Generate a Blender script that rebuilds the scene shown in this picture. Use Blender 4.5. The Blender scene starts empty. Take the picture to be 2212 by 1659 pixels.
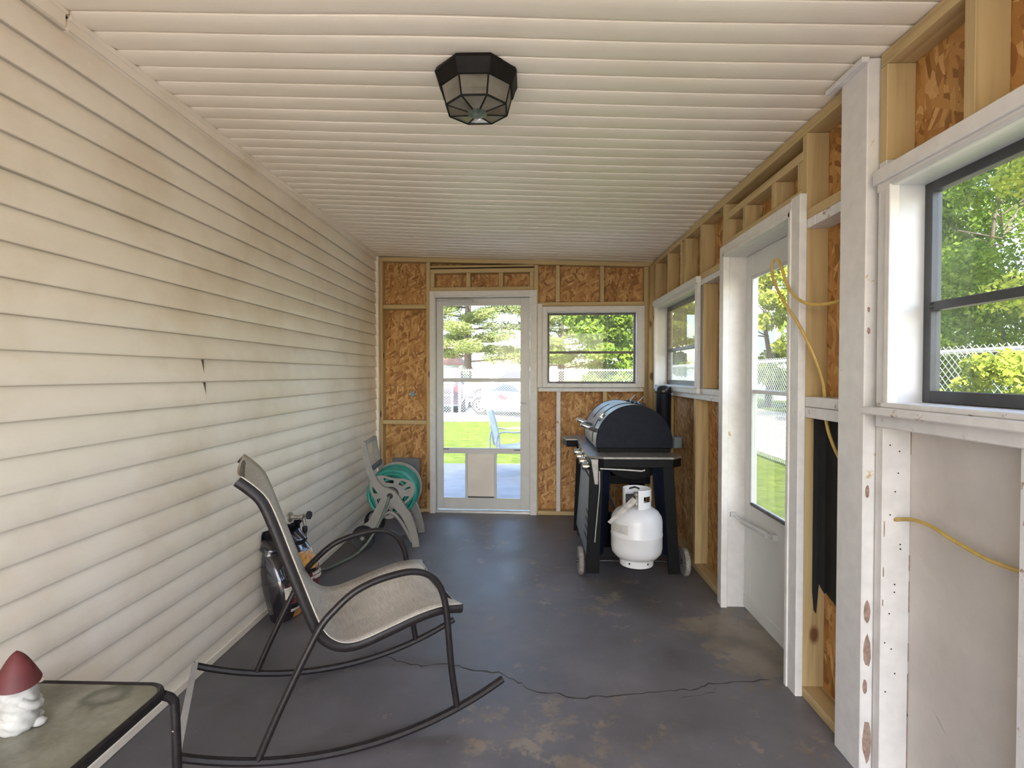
import bpy, bmesh, math, random
import numpy as np
from mathutils import Vector, Matrix, noise

R = math.radians
SC = bpy.context.scene
COL = SC.collection
random.seed(7)

# ------------------------------------------------------------------ camera
F_PX = 1150.0
cam_d = bpy.data.cameras.new('camera')
cam_d.sensor_width = 36.0
cam_d.lens = F_PX / 2212.0 * 36.0
cam_d.clip_start = 0.05
cam_d.clip_end = 400
cam = bpy.data.objects.new('camera', cam_d)
COL.objects.link(cam)
cam.location = (0, 0, 1.338)
cam.rotation_euler = (R(90) - math.atan(21.5 / 1150.0), 0, math.atan(37.0 / 1150.0))
SC.camera = cam

# ------------------------------------------------------------------ world, sun, exposure
SUN_EL, SUN_AZ = R(42), R(-1.5)          # sun stands behind the viewer, a little to the left
world = bpy.data.worlds.new('sky')
SC.world = world
world.use_nodes = True
wn = world.node_tree.nodes
wl = world.node_tree.links
bg = wn['Background']
sky = wn.new('ShaderNodeTexSky')
sky.sky_type = 'NISHITA'
sky.sun_disc = False
sky.sun_elevation = SUN_EL
sky.sun_rotation = R(180) + SUN_AZ
sky.air_density = 1.0
sky.dust_density = 1.6
sky.ozone_density = 1.0
wl.new(sky.outputs[0], bg.inputs[0])
bg.inputs[1].default_value = 0.28

sun_d = bpy.data.lights.new('sun', 'SUN')
sun_d.energy = 6.0
sun_d.angle = R(0.6)
sun_d.color = (1.0, 0.95, 0.86)
sun = bpy.data.objects.new('sun', sun_d)
COL.objects.link(sun)
# light travels toward +Y and down
sdir = Vector((math.sin(-SUN_AZ) * math.cos(SUN_EL), math.cos(SUN_AZ) * math.cos(SUN_EL), -math.sin(SUN_EL)))
sun.rotation_euler = sdir.to_track_quat('-Z', 'Y').to_euler()
sun.location = (-2, -20, 15)

vs = SC.view_settings
vs.view_transform = 'Standard'
vs.look = 'None'
vs.exposure = 2.10
vs.gamma = 1.0
vs.use_curve_mapping = False
SC.cycles.max_bounces = 14
SC.cycles.diffuse_bounces = 8
SC.cycles.glossy_bounces = 4
SC.cycles.transparent_max_bounces = 24
SC.cycles.caustics_reflective = False
SC.cycles.caustics_refractive = False
SC.cycles.sample_clamp_indirect = 8.0

# ------------------------------------------------------------------ material helpers
MATS = {}
def new_mat(name):
    m = bpy.data.materials.new(name)
    m.use_nodes = True
    MATS[name] = m
    nt = m.node_tree
    return m, nt.nodes, nt.links, nt.nodes['Principled BSDF']

def N(nodes, typ, **kw):
    n = nodes.new(typ)
    for k, v in kw.items():
        if k in n.inputs:
            n.inputs[k].default_value = v
        else:
            setattr(n, k, v)
    return n

def coords(nodes, links, scale=(1, 1, 1), rot=(0, 0, 0), rnd=True):
    tc = nodes.new('ShaderNodeTexCoord')
    mp = nodes.new('ShaderNodeMapping')
    mp.inputs['Scale'].default_value = scale
    mp.inputs['Rotation'].default_value = rot
    if rnd:
        oi = nodes.new('ShaderNodeObjectInfo')
        mul = nodes.new('ShaderNodeMath'); mul.operation = 'MULTIPLY'; mul.inputs[1].default_value = 37.0
        links.new(oi.outputs['Random'], mul.inputs[0])
        ad = nodes.new('ShaderNodeVectorMath'); ad.operation = 'ADD'
        links.new(tc.outputs['Object'], ad.inputs[0])
        links.new(mul.outputs[0], ad.inputs[1])
        links.new(ad.outputs[0], mp.inputs[0])
    else:
        links.new(tc.outputs['Object'], mp.inputs[0])
    return mp.outputs[0]

def ramp(nodes, links, src, stops):
    r = nodes.new('ShaderNodeValToRGB')
    e = r.color_ramp.elements
    while len(e) < len(stops):
        e.new(0.5)
    for el, (p, c) in zip(e, stops):
        el.position = p
        el.color = (*c, 1) if len(c) == 3 else c
    links.new(src, r.inputs[0])
    return r.outputs[0]

def mixc(nodes, links, fac, a, b, blend='MIX'):
    m = nodes.new('ShaderNodeMix'); m.data_type = 'RGBA'; m.blend_type = blend
    for s, v in ((m.inputs[0], fac), (m.inputs[6], a), (m.inputs[7], b)):
        if isinstance(v, (int, float)):
            s.default_value = v
        elif isinstance(v, tuple):
            s.default_value = (*v, 1) if len(v) == 3 else v
        else:
            links.new(v, s)
    return m.outputs[2]

def bump(nodes, links, b, height, strength=0.3, dist=0.01):
    bn = nodes.new('ShaderNodeBump')
    bn.inputs['Strength'].default_value = strength
    bn.inputs['Distance'].default_value = dist
    links.new(height, bn.inputs['Height'])
    links.new(bn.outputs[0], b.inputs['Normal'])

def simple(name, color, rough=0.5, metal=0.0, var=0.12, scale=18.0, bmp=0.0, bscale=120.0, spec=None, coat=0.0):
    """solid material with a little tonal mottling"""
    m, n, l, b = new_mat(name)
    v = coords(n, l)
    t = N(n, 'ShaderNodeTexNoise', Scale=scale, Detail=5.0)
    l.new(v, t.inputs['Vector'])
    lo = tuple(max(0, c * (1 - var)) for c in color)
    hi = tuple(min(1, c * (1 + var)) for c in color)
    l.new(ramp(n, l, t.outputs[0], [(0.3, lo), (0.7, hi)]), b.inputs['Base Color'])
    b.inputs['Roughness'].default_value = rough
    b.inputs['Metallic'].default_value = metal
    if spec is not None:
        b.inputs['Specular IOR Level'].default_value = spec
    if coat:
        b.inputs['Coat Weight'].default_value = coat
    if bmp:
        t2 = N(n, 'ShaderNodeTexNoise', Scale=bscale, Detail=4.0)
        l.new(v, t2.inputs['Vector'])
        bump(n, l, b, t2.outputs[0], bmp, 0.004)
    return m

# --- lumber: grain along the given axis
def lumber(name, axis, base=(0.50, 0.37, 0.185), dark=(0.33, 0.225, 0.10), paint=None, knots=True, wear=0.56):
    m, n, l, b = new_mat(name)
    sc = [26, 26, 26]; sc[axis] = 1.4
    g = coords(n, l, tuple(sc))
    t = N(n, 'ShaderNodeTexNoise', Scale=1.0, Detail=6.0, Distortion=0.6)
    l.new(g, t.inputs['Vector'])
    c = ramp(n, l, t.outputs[0], [(0.25, dark), (0.5, base), (0.8, tuple(min(1, x * 1.12) for x in base))])
    if knots:
        ks = [5, 5, 5]; ks[axis] = 2.6
        k = coords(n, l, tuple(ks))
        vo = N(n, 'ShaderNodeTexVoronoi', Scale=1.0)
        l.new(k, vo.inputs['Vector'])
        kc = ramp(n, l, vo.outputs['Distance'], [(0.07, (1, 1, 1)), (0.13, (0, 0, 0))])
        c = mixc(n, l, kc, c, (0.14, 0.06, 0.025))
    if paint:
        p = coords(n, l, (7, 7, 7))
        tp = N(n, 'ShaderNodeTexNoise', Scale=1.6, Detail=9.0, Roughness=0.72)
        l.new(p, tp.inputs['Vector'])
        pm = ramp(n, l, tp.outputs[0], [(wear, (1, 1, 1)), (wear + 0.03, (0, 0, 0))])
        tv = N(n, 'ShaderNodeTexNoise', Scale=3.0, Detail=4.0)
        l.new(p, tv.inputs['Vector'])
        pc = ramp(n, l, tv.outputs[0], [(0.3, tuple(x * 0.88 for x in paint)), (0.7, paint)])
        c = mixc(n, l, pm, c, pc)
    l.new(c, b.inputs['Base Color'])
    b.inputs['Roughness'].default_value = 0.62 if not paint else 0.5
    bump(n, l, b, t.outputs[0], 0.25, 0.003)
    return m

for ax, nm in enumerate('xyz'):
    lumber('pine_' + nm, ax)
    lumber('painted_wood_' + nm, ax, paint=(0.71, 0.69, 0.68), wear=0.66)
    lumber('worn_paint_' + nm, ax, base=(0.36, 0.26, 0.2), dark=(0.2, 0.12, 0.08), paint=(0.70, 0.68, 0.68), wear=0.60)

# --- oriented strand board: two crossed layers of stretched flakes
def osb(name, order, pale=None):
    m, n, l, b = new_mat(name)
    tc = n.new('ShaderNodeTexCoord')
    oi = n.new('ShaderNodeObjectInfo')
    ad = n.new('ShaderNodeVectorMath'); ad.operation = 'ADD'
    mul = n.new('ShaderNodeMath'); mul.operation = 'MULTIPLY'; mul.inputs[1].default_value = 19.0
    l.new(oi.outputs['Random'], mul.inputs[0])
    l.new(tc.outputs['Object'], ad.inputs[0]); l.new(mul.outputs[0], ad.inputs[1])
    sp = n.new('ShaderNodeSeparateXYZ'); l.new(ad.outputs[0], sp.inputs[0])
    cb = n.new('ShaderNodeCombineXYZ')
    for i, k in enumerate(order):
        l.new(sp.outputs[k], cb.inputs[i])
    dn = N(n, 'ShaderNodeTexNoise', Scale=9.0, Detail=2.0)
    l.new(cb.outputs[0], dn.inputs['Vector'])
    dm = n.new('ShaderNodeVectorMath'); dm.operation = 'MULTIPLY_ADD'
    dm.inputs[1].default_value = (0.022, 0.022, 0)
    l.new(dn.outputs['Color'], dm.inputs[0]); l.new(cb.outputs[0], dm.inputs[2])
    outs = []
    for ang, sx, sy in ((28, 13, 52), (-58, 12, 46), (82, 15, 56)):
        mp = n.new('ShaderNodeMapping')
        mp.vector_type = 'TEXTURE'
        mp.inputs['Rotation'].default_value = (0, 0, R(ang))
        mp.inputs['Scale'].default_value = (1.0 / sx, 1.0 / sy, 1)
        l.new(dm.outputs[0], mp.inputs[0])
        vo = N(n, 'ShaderNodeTexVoronoi', Scale=1.0)
        vo.voronoi_dimensions = '2D'
        l.new(mp.outputs[0], vo.inputs['Vector'])
        s2 = n.new('ShaderNodeSeparateColor'); l.new(vo.outputs['Color'], s2.inputs[0])
        outs.append((s2.outputs[0], s2.outputs[1], vo.outputs['Distance']))
    stops = [(0.0, (0.25, 0.105, 0.026)), (0.3, (0.40, 0.195, 0.058)), (0.65, (0.50, 0.262, 0.086)), (1.0, (0.64, 0.39, 0.165))]
    cs = [ramp(n, l, o[0], stops) for o in outs]
    def gt(src, th):
        g = n.new('ShaderNodeMath'); g.operation = 'GREATER_THAN'; g.inputs[1].default_value = th
        l.new(src, g.inputs[0]); return g.outputs[0]
    c = mixc(n, l, gt(outs[0][1], 0.5), cs[1], cs[0])
    c = mixc(n, l, gt(outs[2][1], 0.62), c, cs[2])
    if pale:
        pn = N(n, 'ShaderNodeTexNoise', Scale=2.2, Detail=6.0, Roughness=0.6)
        l.new(cb.outputs[0], pn.inputs['Vector'])
        pc = ramp(n, l, pn.outputs[0], [(0.3, tuple(x * 0.78 for x in pale)), (0.65, pale)])
        c = mixc(n, l, 0.94, c, pc)
    l.new(c, b.inputs['Base Color'])
    b.inputs['Roughness'].default_value = 0.6
    bump(n, l, b, outs[0][0], 0.35, 0.002)
    return m
osb('osb_far', (0, 2, 1))
osb('osb_right', (1, 2, 0))
osb('osb_white', (1, 2, 0), pale=(0.64, 0.605, 0.58))

# --- vinyl siding / soffit
def vinyl(name, base, dirt, stretch, lap=None):
    m, n, l, b = new_mat(name)
    v = coords(n, l, stretch, rnd=False)
    t = N(n, 'ShaderNodeTexNoise', Scale=2.2, Detail=7.0, Roughness=0.62)
    l.new(v, t.inputs['Vector'])
    c = ramp(n, l, t.outputs[0], [(0.28, dirt), (0.55, base), (0.8, tuple(min(1, x * 1.05) for x in base))])
    v2 = coords(n, l, (1, 1, 1), rnd=False)
    t2 = N(n, 'ShaderNodeTexNoise', Scale=14.0, Detail=6.0, Roughness=0.75)
    l.new(v2, t2.inputs['Vector'])
    sp = ramp(n, l, t2.outputs[0], [(0.70, (0, 0, 0)), (0.76, (1, 1, 1))])
    c = mixc(n, l, sp, c, tuple(x * 0.72 for x in base))
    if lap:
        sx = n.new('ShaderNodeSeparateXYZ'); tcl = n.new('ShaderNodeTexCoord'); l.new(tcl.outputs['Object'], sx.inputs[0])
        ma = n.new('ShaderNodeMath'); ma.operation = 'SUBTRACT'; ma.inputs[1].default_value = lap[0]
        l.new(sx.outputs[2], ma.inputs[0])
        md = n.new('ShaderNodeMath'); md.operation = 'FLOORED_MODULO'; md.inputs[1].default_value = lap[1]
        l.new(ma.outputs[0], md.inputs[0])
        lap_shade = ramp(n, l, md.outputs[0], [(0.0, (0.6, 0.6, 0.6)), (0.0020, (0.45, 0.45, 0.45)), (0.0042, (0, 0, 0))])  # gap shadow at each lap edge, painted into the colour as a dark line
        c = mixc(n, l, lap_shade, c, (0.20, 0.16, 0.12))
    l.new(c, b.inputs['Base Color'])
    b.inputs['Roughness'].default_value = 0.42
    v3 = coords(n, l, (160, 8, 160) if stretch[1] < stretch[2] else (8, 160, 160), rnd=False)
    t3 = N(n, 'ShaderNodeTexNoise', Scale=1.0, Detail=3.0)
    l.new(v3, t3.inputs['Vector'])
    bump(n, l, b, t3.outputs[0], 0.18, 0.002)
    return m
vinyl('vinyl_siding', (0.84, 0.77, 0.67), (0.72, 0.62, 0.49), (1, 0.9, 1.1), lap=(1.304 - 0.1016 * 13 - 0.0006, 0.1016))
vinyl('vinyl_soffit', (0.89, 0.82, 0.71), (0.83, 0.75, 0.63), (0.6, 1.0, 0.9))

# --- painted concrete floor with worn tan patches
def floor_mat():
    m, n, l, b = new_mat('floor_paint')
    v = coords(n, l, rnd=False)
    t = N(n, 'ShaderNodeTexNoise', Scale=2.4, Detail=8.0, Roughness=0.6)
    l.new(v, t.inputs['Vector'])
    c = ramp(n, l, t.outputs[0], [(0.3, (0.090, 0.084, 0.087)), (0.5, (0.130, 0.123, 0.133)), (0.72, (0.180, 0.172, 0.188))])
    t2 = N(n, 'ShaderNodeTexNoise', Scale=6.5, Detail=10.0, Roughness=0.72)
    l.new(v, t2.inputs['Vector'])
    # worn zones: by the side door, around the grill, in the foreground
    tc = n.new('ShaderNodeTexCoord')
    tot = None
    for (x, y, r, a) in ((1.18, 2.75, 0.46, 0.34), (1.08, 2.45, 0.34, 0.24), (0.5, 3.2, 1.0, 0.10), (0.1, 1.85, 0.6, 0.17), (-0.3, 4.2, 1.0, 0.10), (0.9, 1.8, 0.4, 0.09), (0.0, 2.8, 3.0, 0.05)):
        d = n.new('ShaderNodeVectorMath'); d.operation = 'DISTANCE'
        d.inputs[1].default_value = (x, y, 0)
        l.new(tc.outputs['Object'], d.inputs[0])
        mr = n.new('ShaderNodeMapRange')
        mr.inputs[1].default_value = 0; mr.inputs[2].default_value = r
        mr.inputs[3].default_value = a; mr.inputs[4].default_value = 0
        l.new(d.outputs['Value'], mr.inputs[0])
        if tot is None:
            tot = mr.outputs[0]
        else:
            ad = n.new('ShaderNodeMath'); ad.operation = 'ADD'
            l.new(tot, ad.inputs[0]); l.new(mr.outputs[0], ad.inputs[1]); tot = ad.outputs[0]
    ad = n.new('ShaderNodeMath'); ad.operation = 'ADD'
    l.new(tot, ad.inputs[0]); l.new(t2.outputs[0], ad.inputs[1])
    wm = ramp(n, l, ad.outputs[0], [(0.66, (0, 0, 0)), (0.72, (0.75, 0.75, 0.75))])
    t4 = N(n, 'ShaderNodeTexNoise', Scale=5.0, Detail=6.0)
    l.new(v, t4.inputs['Vector'])
    wc = ramp(n, l, t4.outputs[0], [(0.35, (0.15, 0.12, 0.09)), (0.6, (0.27, 0.225, 0.175))])
    c = mixc(n, l, wm, c, wc)
    t3 = N(n, 'ShaderNodeTexNoise', Scale=70.0, Detail=4.0)
    l.new(v, t3.inputs['Vector'])
    sp = ramp(n, l, t3.outputs[0], [(0.69, (0, 0, 0)), (0.73, (0.5, 0.5, 0.5))])
    c = mixc(n, l, sp, c, (0.32, 0.3, 0.27))
    l.new(c, b.inputs['Base Color'])
    rr = ramp(n, l, t.outputs[0], [(0.3, (0.38, 0.38, 0.38)), (0.7, (0.56, 0.56, 0.56))])
    l.new(rr, b.inputs['Roughness'])
    bump(n, l, b, t2.outputs[0], 0.22, 0.006)
    return m
floor_mat()

def glass(name, tint=(0.98, 0.985, 0.98), dust=0.03, dustcol=(0.8, 0.8, 0.78), streak=False):
    m, n, l, b = new_mat(name)
    out = n['Material Output']
    tr = n.new('ShaderNodeBsdfTransparent'); tr.inputs[0].default_value = (*tint, 1)
    gl = n.new('ShaderNodeBsdfGlossy'); gl.inputs['Roughness'].default_value = 0.02
    lw = n.new('ShaderNodeLayerWeight')
    pw = n.new('ShaderNodeMath'); pw.operation = 'POWER'; pw.inputs[1].default_value = 5.0
    l.new(lw.outputs['Facing'], pw.inputs[0])
    fr = n.new('ShaderNodeMapRange'); fr.inputs[3].default_value = 0.012; fr.inputs[4].default_value = 0.9
    l.new(pw.outputs[0], fr.inputs[0])
    mx = n.new('ShaderNodeMixShader')
    l.new(fr.outputs[0], mx.inputs[0]); l.new(tr.outputs[0], mx.inputs[1]); l.new(gl.outputs[0], mx.inputs[2])
    df = n.new('ShaderNodeBsdfTranslucent'); df.inputs[0].default_value = (*dustcol, 1)
    d2 = n.new('ShaderNodeBsdfDiffuse'); d2.inputs[0].default_value = (*dustcol, 1)
    m3 = n.new('ShaderNodeMixShader'); m3.inputs[0].default_value = 0.5
    l.new(df.outputs[0], m3.inputs[1]); l.new(d2.outputs[0], m3.inputs[2])
    m2 = n.new('ShaderNodeMixShader')
    v = coords(n, l, (3, 30, 3) if streak else (3, 3, 3))
    t = N(n, 'ShaderNodeTexNoise', Scale=2.0, Detail=6.0)
    l.new(v, t.inputs['Vector'])
    mr = n.new('ShaderNodeMapRange'); mr.inputs[1].default_value = 0.3; mr.inputs[2].default_value = 0.75
    mr.inputs[3].default_value = dust * 0.5; mr.inputs[4].default_value = dust * 1.5
    l.new(t.outputs[0], mr.inputs[0]); l.new(mr.outputs[0], m2.inputs[0])
    l.new(mx.outputs[0], m2.inputs[1]); l.new(m3.outputs[0], m2.inputs[2])
    l.new(m2.outputs[0], out.inputs[0])
    n.remove(b)
    return m
glass('clear_glass', dust=0.025)
glass('dusty_glass', (0.72, 0.68, 0.55), dust=0.22, dustcol=(0.6, 0.52, 0.36), streak=True)
glass('dull_glass', (0.85, 0.86, 0.82), dust=0.08)
glass('lamp_glass', (0.5, 0.47, 0.42), dust=0.75, dustcol=(0.42, 0.39, 0.33))
glass('car_glass', (0.35, 0.4, 0.5), dust=0.06)

def leaf(name, lo, hi, trans=0.45):
    m, n, l, b = new_mat(name)
    out = n['Material Output']
    v = coords(n, l, rnd=False)
    t = N(n, 'ShaderNodeTexNoise', Scale=1.7, Detail=6.0, Roughness=0.8)
    l.new(v, t.inputs['Vector'])
    c = ramp(n, l, t.outputs[0], [(0.3, lo), (0.7, hi)])
    d = n.new('ShaderNodeBsdfDiffuse'); tl = n.new('ShaderNodeBsdfTranslucent')
    l.new(c, d.inputs[0]); l.new(c, tl.inputs[0])
    mx = n.new('ShaderNodeMixShader'); mx.inputs[0].default_value = trans
    l.new(d.outputs[0], mx.inputs[1]); l.new(tl.outputs[0], mx.inputs[2])
    l.new(mx.outputs[0], out.inputs[0]); n.remove(b)
leaf('leaf_green', (0.050, 0.105, 0.016), (0.24, 0.32, 0.05))
leaf('leaf_yellow', (0.16, 0.22, 0.03), (0.42, 0.45, 0.08))
leaf('leaf_pine', (0.12, 0.17, 0.06), (0.30, 0.32, 0.11), 0.4)

def grass_mat():
    m, n, l, b = new_mat('grass')
    v = coords(n, l, rnd=False)
    t = N(n, 'ShaderNodeTexNoise', Scale=5.0, Detail=9.0, Roughness=0.8)
    l.new(v, t.inputs['Vector'])
    c = ramp(n, l, t.outputs[0], [(0.32, (0.050, 0.078, 0.010)), (0.5, (0.105, 0.142, 0.022)), (0.7, (0.18, 0.20, 0.045))])
    l.new(c, b.inputs['Base Color']); b.inputs['Roughness'].default_value = 0.9
    b.inputs['Specular IOR Level'].default_value = 0.1
    bump(n, l, b, t.outputs[0], 0.8, 0.05)
grass_mat()

simple('patio_concrete', (0.29, 0.28, 0.285), 0.85, var=0.16, scale=4, bmp=0.2)
simple('concrete', (0.50, 0.475, 0.44), 0.85, var=0.16, scale=4, bmp=0.2)
simple('gravel', (0.46, 0.38, 0.34), 0.95, var=0.25, scale=9, bmp=0.5, bscale=60)
simple('white_plastic', (0.56, 0.56, 0.57), 0.4, var=0.04)
simple('door_white', (0.66, 0.67, 0.66), 0.42, var=0.04, scale=5)
simple('screen_door_grey', (0.60, 0.60, 0.60), 0.4, var=0.05, scale=6)
simple('dark_alu', (0.045, 0.047, 0.052), 0.4, var=0.25, scale=12)
simple('old_bronze', (0.12, 0.10, 0.10), 0.5, var=0.5, scale=30)
simple('beige_flap', (0.80, 0.74, 0.67), 0.6, var=0.07, scale=5)
simple('black_metal', (0.018, 0.016, 0.017), 0.34, var=0.3, scale=40)
simple('chair_metal', (0.016, 0.013, 0.014), 0.36, var=0.35, scale=60, bmp=0.12, spec=0.35)
simple('grill_black', (0.005, 0.0053, 0.0065), 0.55, var=0.3, scale=25, spec=0.14)
simple('grill_blue_black', (0.0075, 0.010, 0.018), 0.55, var=0.25, scale=30, bmp=0.05, spec=0.14)
simple('grill_leg', (0.012, 0.017, 0.036), 0.5, var=0.25, scale=30, spec=0.14)
simple('grill_shelf', (0.24, 0.23, 0.22), 0.35, 0.35, var=0.2, scale=30)
simple('lid_grey', (0.30, 0.30, 0.30), 0.33, 0.55, var=0.15, scale=16)
simple('chrome', (0.75, 0.75, 0.76), 0.16, 1.0, var=0.05)
simple('brass_chrome', (0.70, 0.66, 0.56), 0.2, 1.0, var=0.08)
simple('tank_white', (0.68, 0.68, 0.70), 0.32, var=0.05, scale=6)
simple('dirt_grey', (0.42, 0.39, 0.36), 0.7, var=0.3, scale=40)
simple('old_rubber', (0.24, 0.22, 0.20), 0.8, var=0.3, scale=40)
simple('rubber_black', (0.018, 0.018, 0.022), 0.6, var=0.3, scale=40)
simple('reel_plastic', (0.27, 0.255, 0.235), 0.5, var=0.12, scale=14)
simple('reel_dark', (0.06, 0.06, 0.065), 0.55, var=0.2)  # darker grey plastic of the drum and cross tray
simple('hose_teal', (0.028, 0.25, 0.20), 0.4, var=0.2, scale=14)
simple('hose_grey', (0.13, 0.15, 0.12), 0.5, var=0.25, scale=30)
simple('hose_black', (0.04, 0.045, 0.04), 0.5, var=0.25, scale=30)
simple('weather_brass', (0.36, 0.33, 0.27), 0.45, 0.6, var=0.3, scale=60)
simple('bag_black', (0.012, 0.010, 0.014), 0.16, var=0.3, scale=10, coat=0.6)
simple('print_orange', (0.48, 0.22, 0.05), 0.28, var=0.5, scale=45, coat=0.4)
simple('print_cream', (0.52, 0.47, 0.40), 0.28, var=0.3, scale=30, coat=0.4)
simple('print_maroon', (0.12, 0.03, 0.03), 0.25, var=0.4, scale=20, coat=0.4)
simple('print_gold', (0.55, 0.40, 0.12), 0.3, var=0.2, coat=0.4)
simple('print_white', (0.68, 0.66, 0.62), 0.3, var=0.1, coat=0.4)
simple('ink_black', (0.02, 0.02, 0.02), 0.6, var=0.1)
simple('box_blue', (0.22, 0.27, 0.30), 0.5, var=0.15)
simple('panel_grey', (0.17, 0.17, 0.18), 0.5, var=0.1)
simple('paper_white', (0.55, 0.54, 0.52), 0.7, var=0.1)
simple('cable_yellow', (0.52, 0.36, 0.10), 0.45, var=0.15, scale=30)
simple('felt_black', (0.010, 0.010, 0.010), 0.7, var=0.4, scale=8, bmp=0.2, bscale=30)
simple('crack_dark', (0.055, 0.05, 0.045), 0.9, var=0.3)
simple('lamp_iron', (0.007, 0.0055, 0.0045), 0.6, var=0.5, scale=40, bmp=0.2, spec=0.2)
simple('verdigris', (0.14, 0.17, 0.15), 0.45, 0.4, var=0.4, scale=60)
simple('dark_gap', (0.02, 0.02, 0.02), 0.9)
simple('gnome_white', (0.52, 0.515, 0.50), 0.6, var=0.2, scale=22, bmp=0.3, bscale=60)
simple('gnome_hat', (0.115, 0.022, 0.024), 0.6, var=0.25, scale=16)
simple('gnome_skin', (0.62, 0.55, 0.46), 0.6, var=0.15, scale=30)
simple('galvanised', (0.62, 0.62, 0.62), 0.4, 0.6, var=0.1)
simple('car_white', (0.80, 0.80, 0.80), 0.25, var=0.02, coat=0.5)
simple('car_maroon', (0.035, 0.03, 0.045), 0.25, var=0.1, coat=0.5)
simple('car_silver', (0.45, 0.46, 0.48), 0.3, 0.4, var=0.05, coat=0.5)
simple('tyre', (0.03, 0.03, 0.03), 0.8)
simple('red_paint', (0.6, 0.03, 0.04), 0.35)
simple('bare_wood', (0.27, 0.19, 0.15), 0.85, var=0.35, scale=60)
simple('bark', (0.075, 0.055, 0.038), 0.9, var=0.35, scale=12, bmp=0.5, bscale=30)
simple('roof_brown', (0.20, 0.11, 0.08), 0.9, var=0.25, scale=20)
simple('stucco', (0.55, 0.50, 0.47), 0.8, var=0.1)
simple('patio_metal', (0.30, 0.33, 0.36), 0.4, var=0.1)
simple('patio_sling', (0.34, 0.38, 0.44), 0.7, var=0.12)
simple('shingle', (0.2, 0.19, 0.18), 0.9)

# woven sling of the rocker, fine horizontal streaks
def sling():
    m, n, l, b = new_mat('sling_fabric')
    v = coords(n, l, (240, 14, 240), rnd=False)
    t = N(n, 'ShaderNodeTexNoise', Scale=1.0, Detail=4.0)
    l.new(v, t.inputs['Vector'])
    v2 = coords(n, l, rnd=False)
    t2 = N(n, 'ShaderNodeTexNoise', Scale=7.0, Detail=6.0)
    l.new(v2, t2.inputs['Vector'])
    c = ramp(n, l, t.outputs[0], [(0.3, (0.44, 0.40, 0.35)), (0.7, (0.62, 0.575, 0.52))])
    c2 = ramp(n, l, t2.outputs[0], [(0.3, (0.8, 0.8, 0.8)), (0.7, (1.05, 1.05, 1.05))])
    l.new(mixc(n, l, 1.0, c, c2, 'MULTIPLY'), b.inputs['Base Color'])
    b.inputs['Roughness'].default_value = 0.55
    bump(n, l, b, t.outputs[0], 0.3, 0.002)
sling()

# dirty, algae-stained table glass
def table_glass():
    m, n, l, b = new_mat('dirty_table_glass')
    v = coords(n, l, (1, 1, 1), rot=(0, 0, R(35)), rnd=False)
    t = N(n, 'ShaderNodeTexNoise', Scale=9.0, Detail=8.0, Roughness=0.7)
    l.new(v, t.inputs['Vector'])
    c = ramp(n, l, t.outputs[0], [(0.3, (0.12, 0.115, 0.08)), (0.5, (0.20, 0.195, 0.15)), (0.7, (0.30, 0.29, 0.24))])
    tc = n.new('ShaderNodeTexCoord')
    w = N(n, 'ShaderNodeTexNoise', Scale=14.0, Detail=3.0)
    l.new(tc.outputs['Object'], w.inputs['Vector'])
    d = n.new('ShaderNodeVectorMath'); d.operation = 'DISTANCE'; d.inputs[1].default_value = (0.085, 0.165, 0.47)
    l.new(tc.outputs['Object'], d.inputs[0])
    sm = n.new('ShaderNodeMath'); sm.operation = 'MULTIPLY_ADD'; sm.inputs[1].default_value = 0.07
    l.new(w.outputs[0], sm.inputs[0]); l.new(d.outputs['Value'], sm.inputs[2])
    ring = ramp(n, l, sm.outputs[0], [(0.055, (0.2, 0.2, 0.2)), (0.085, (0.8, 0.8, 0.8)), (0.105, (0, 0, 0))])
    c = mixc(n, l, ring, c, (0.05, 0.06, 0.035))
    l.new(c, b.inputs['Base Color'])
    b.inputs['Roughness'].default_value = 0.3
table_glass()

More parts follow.
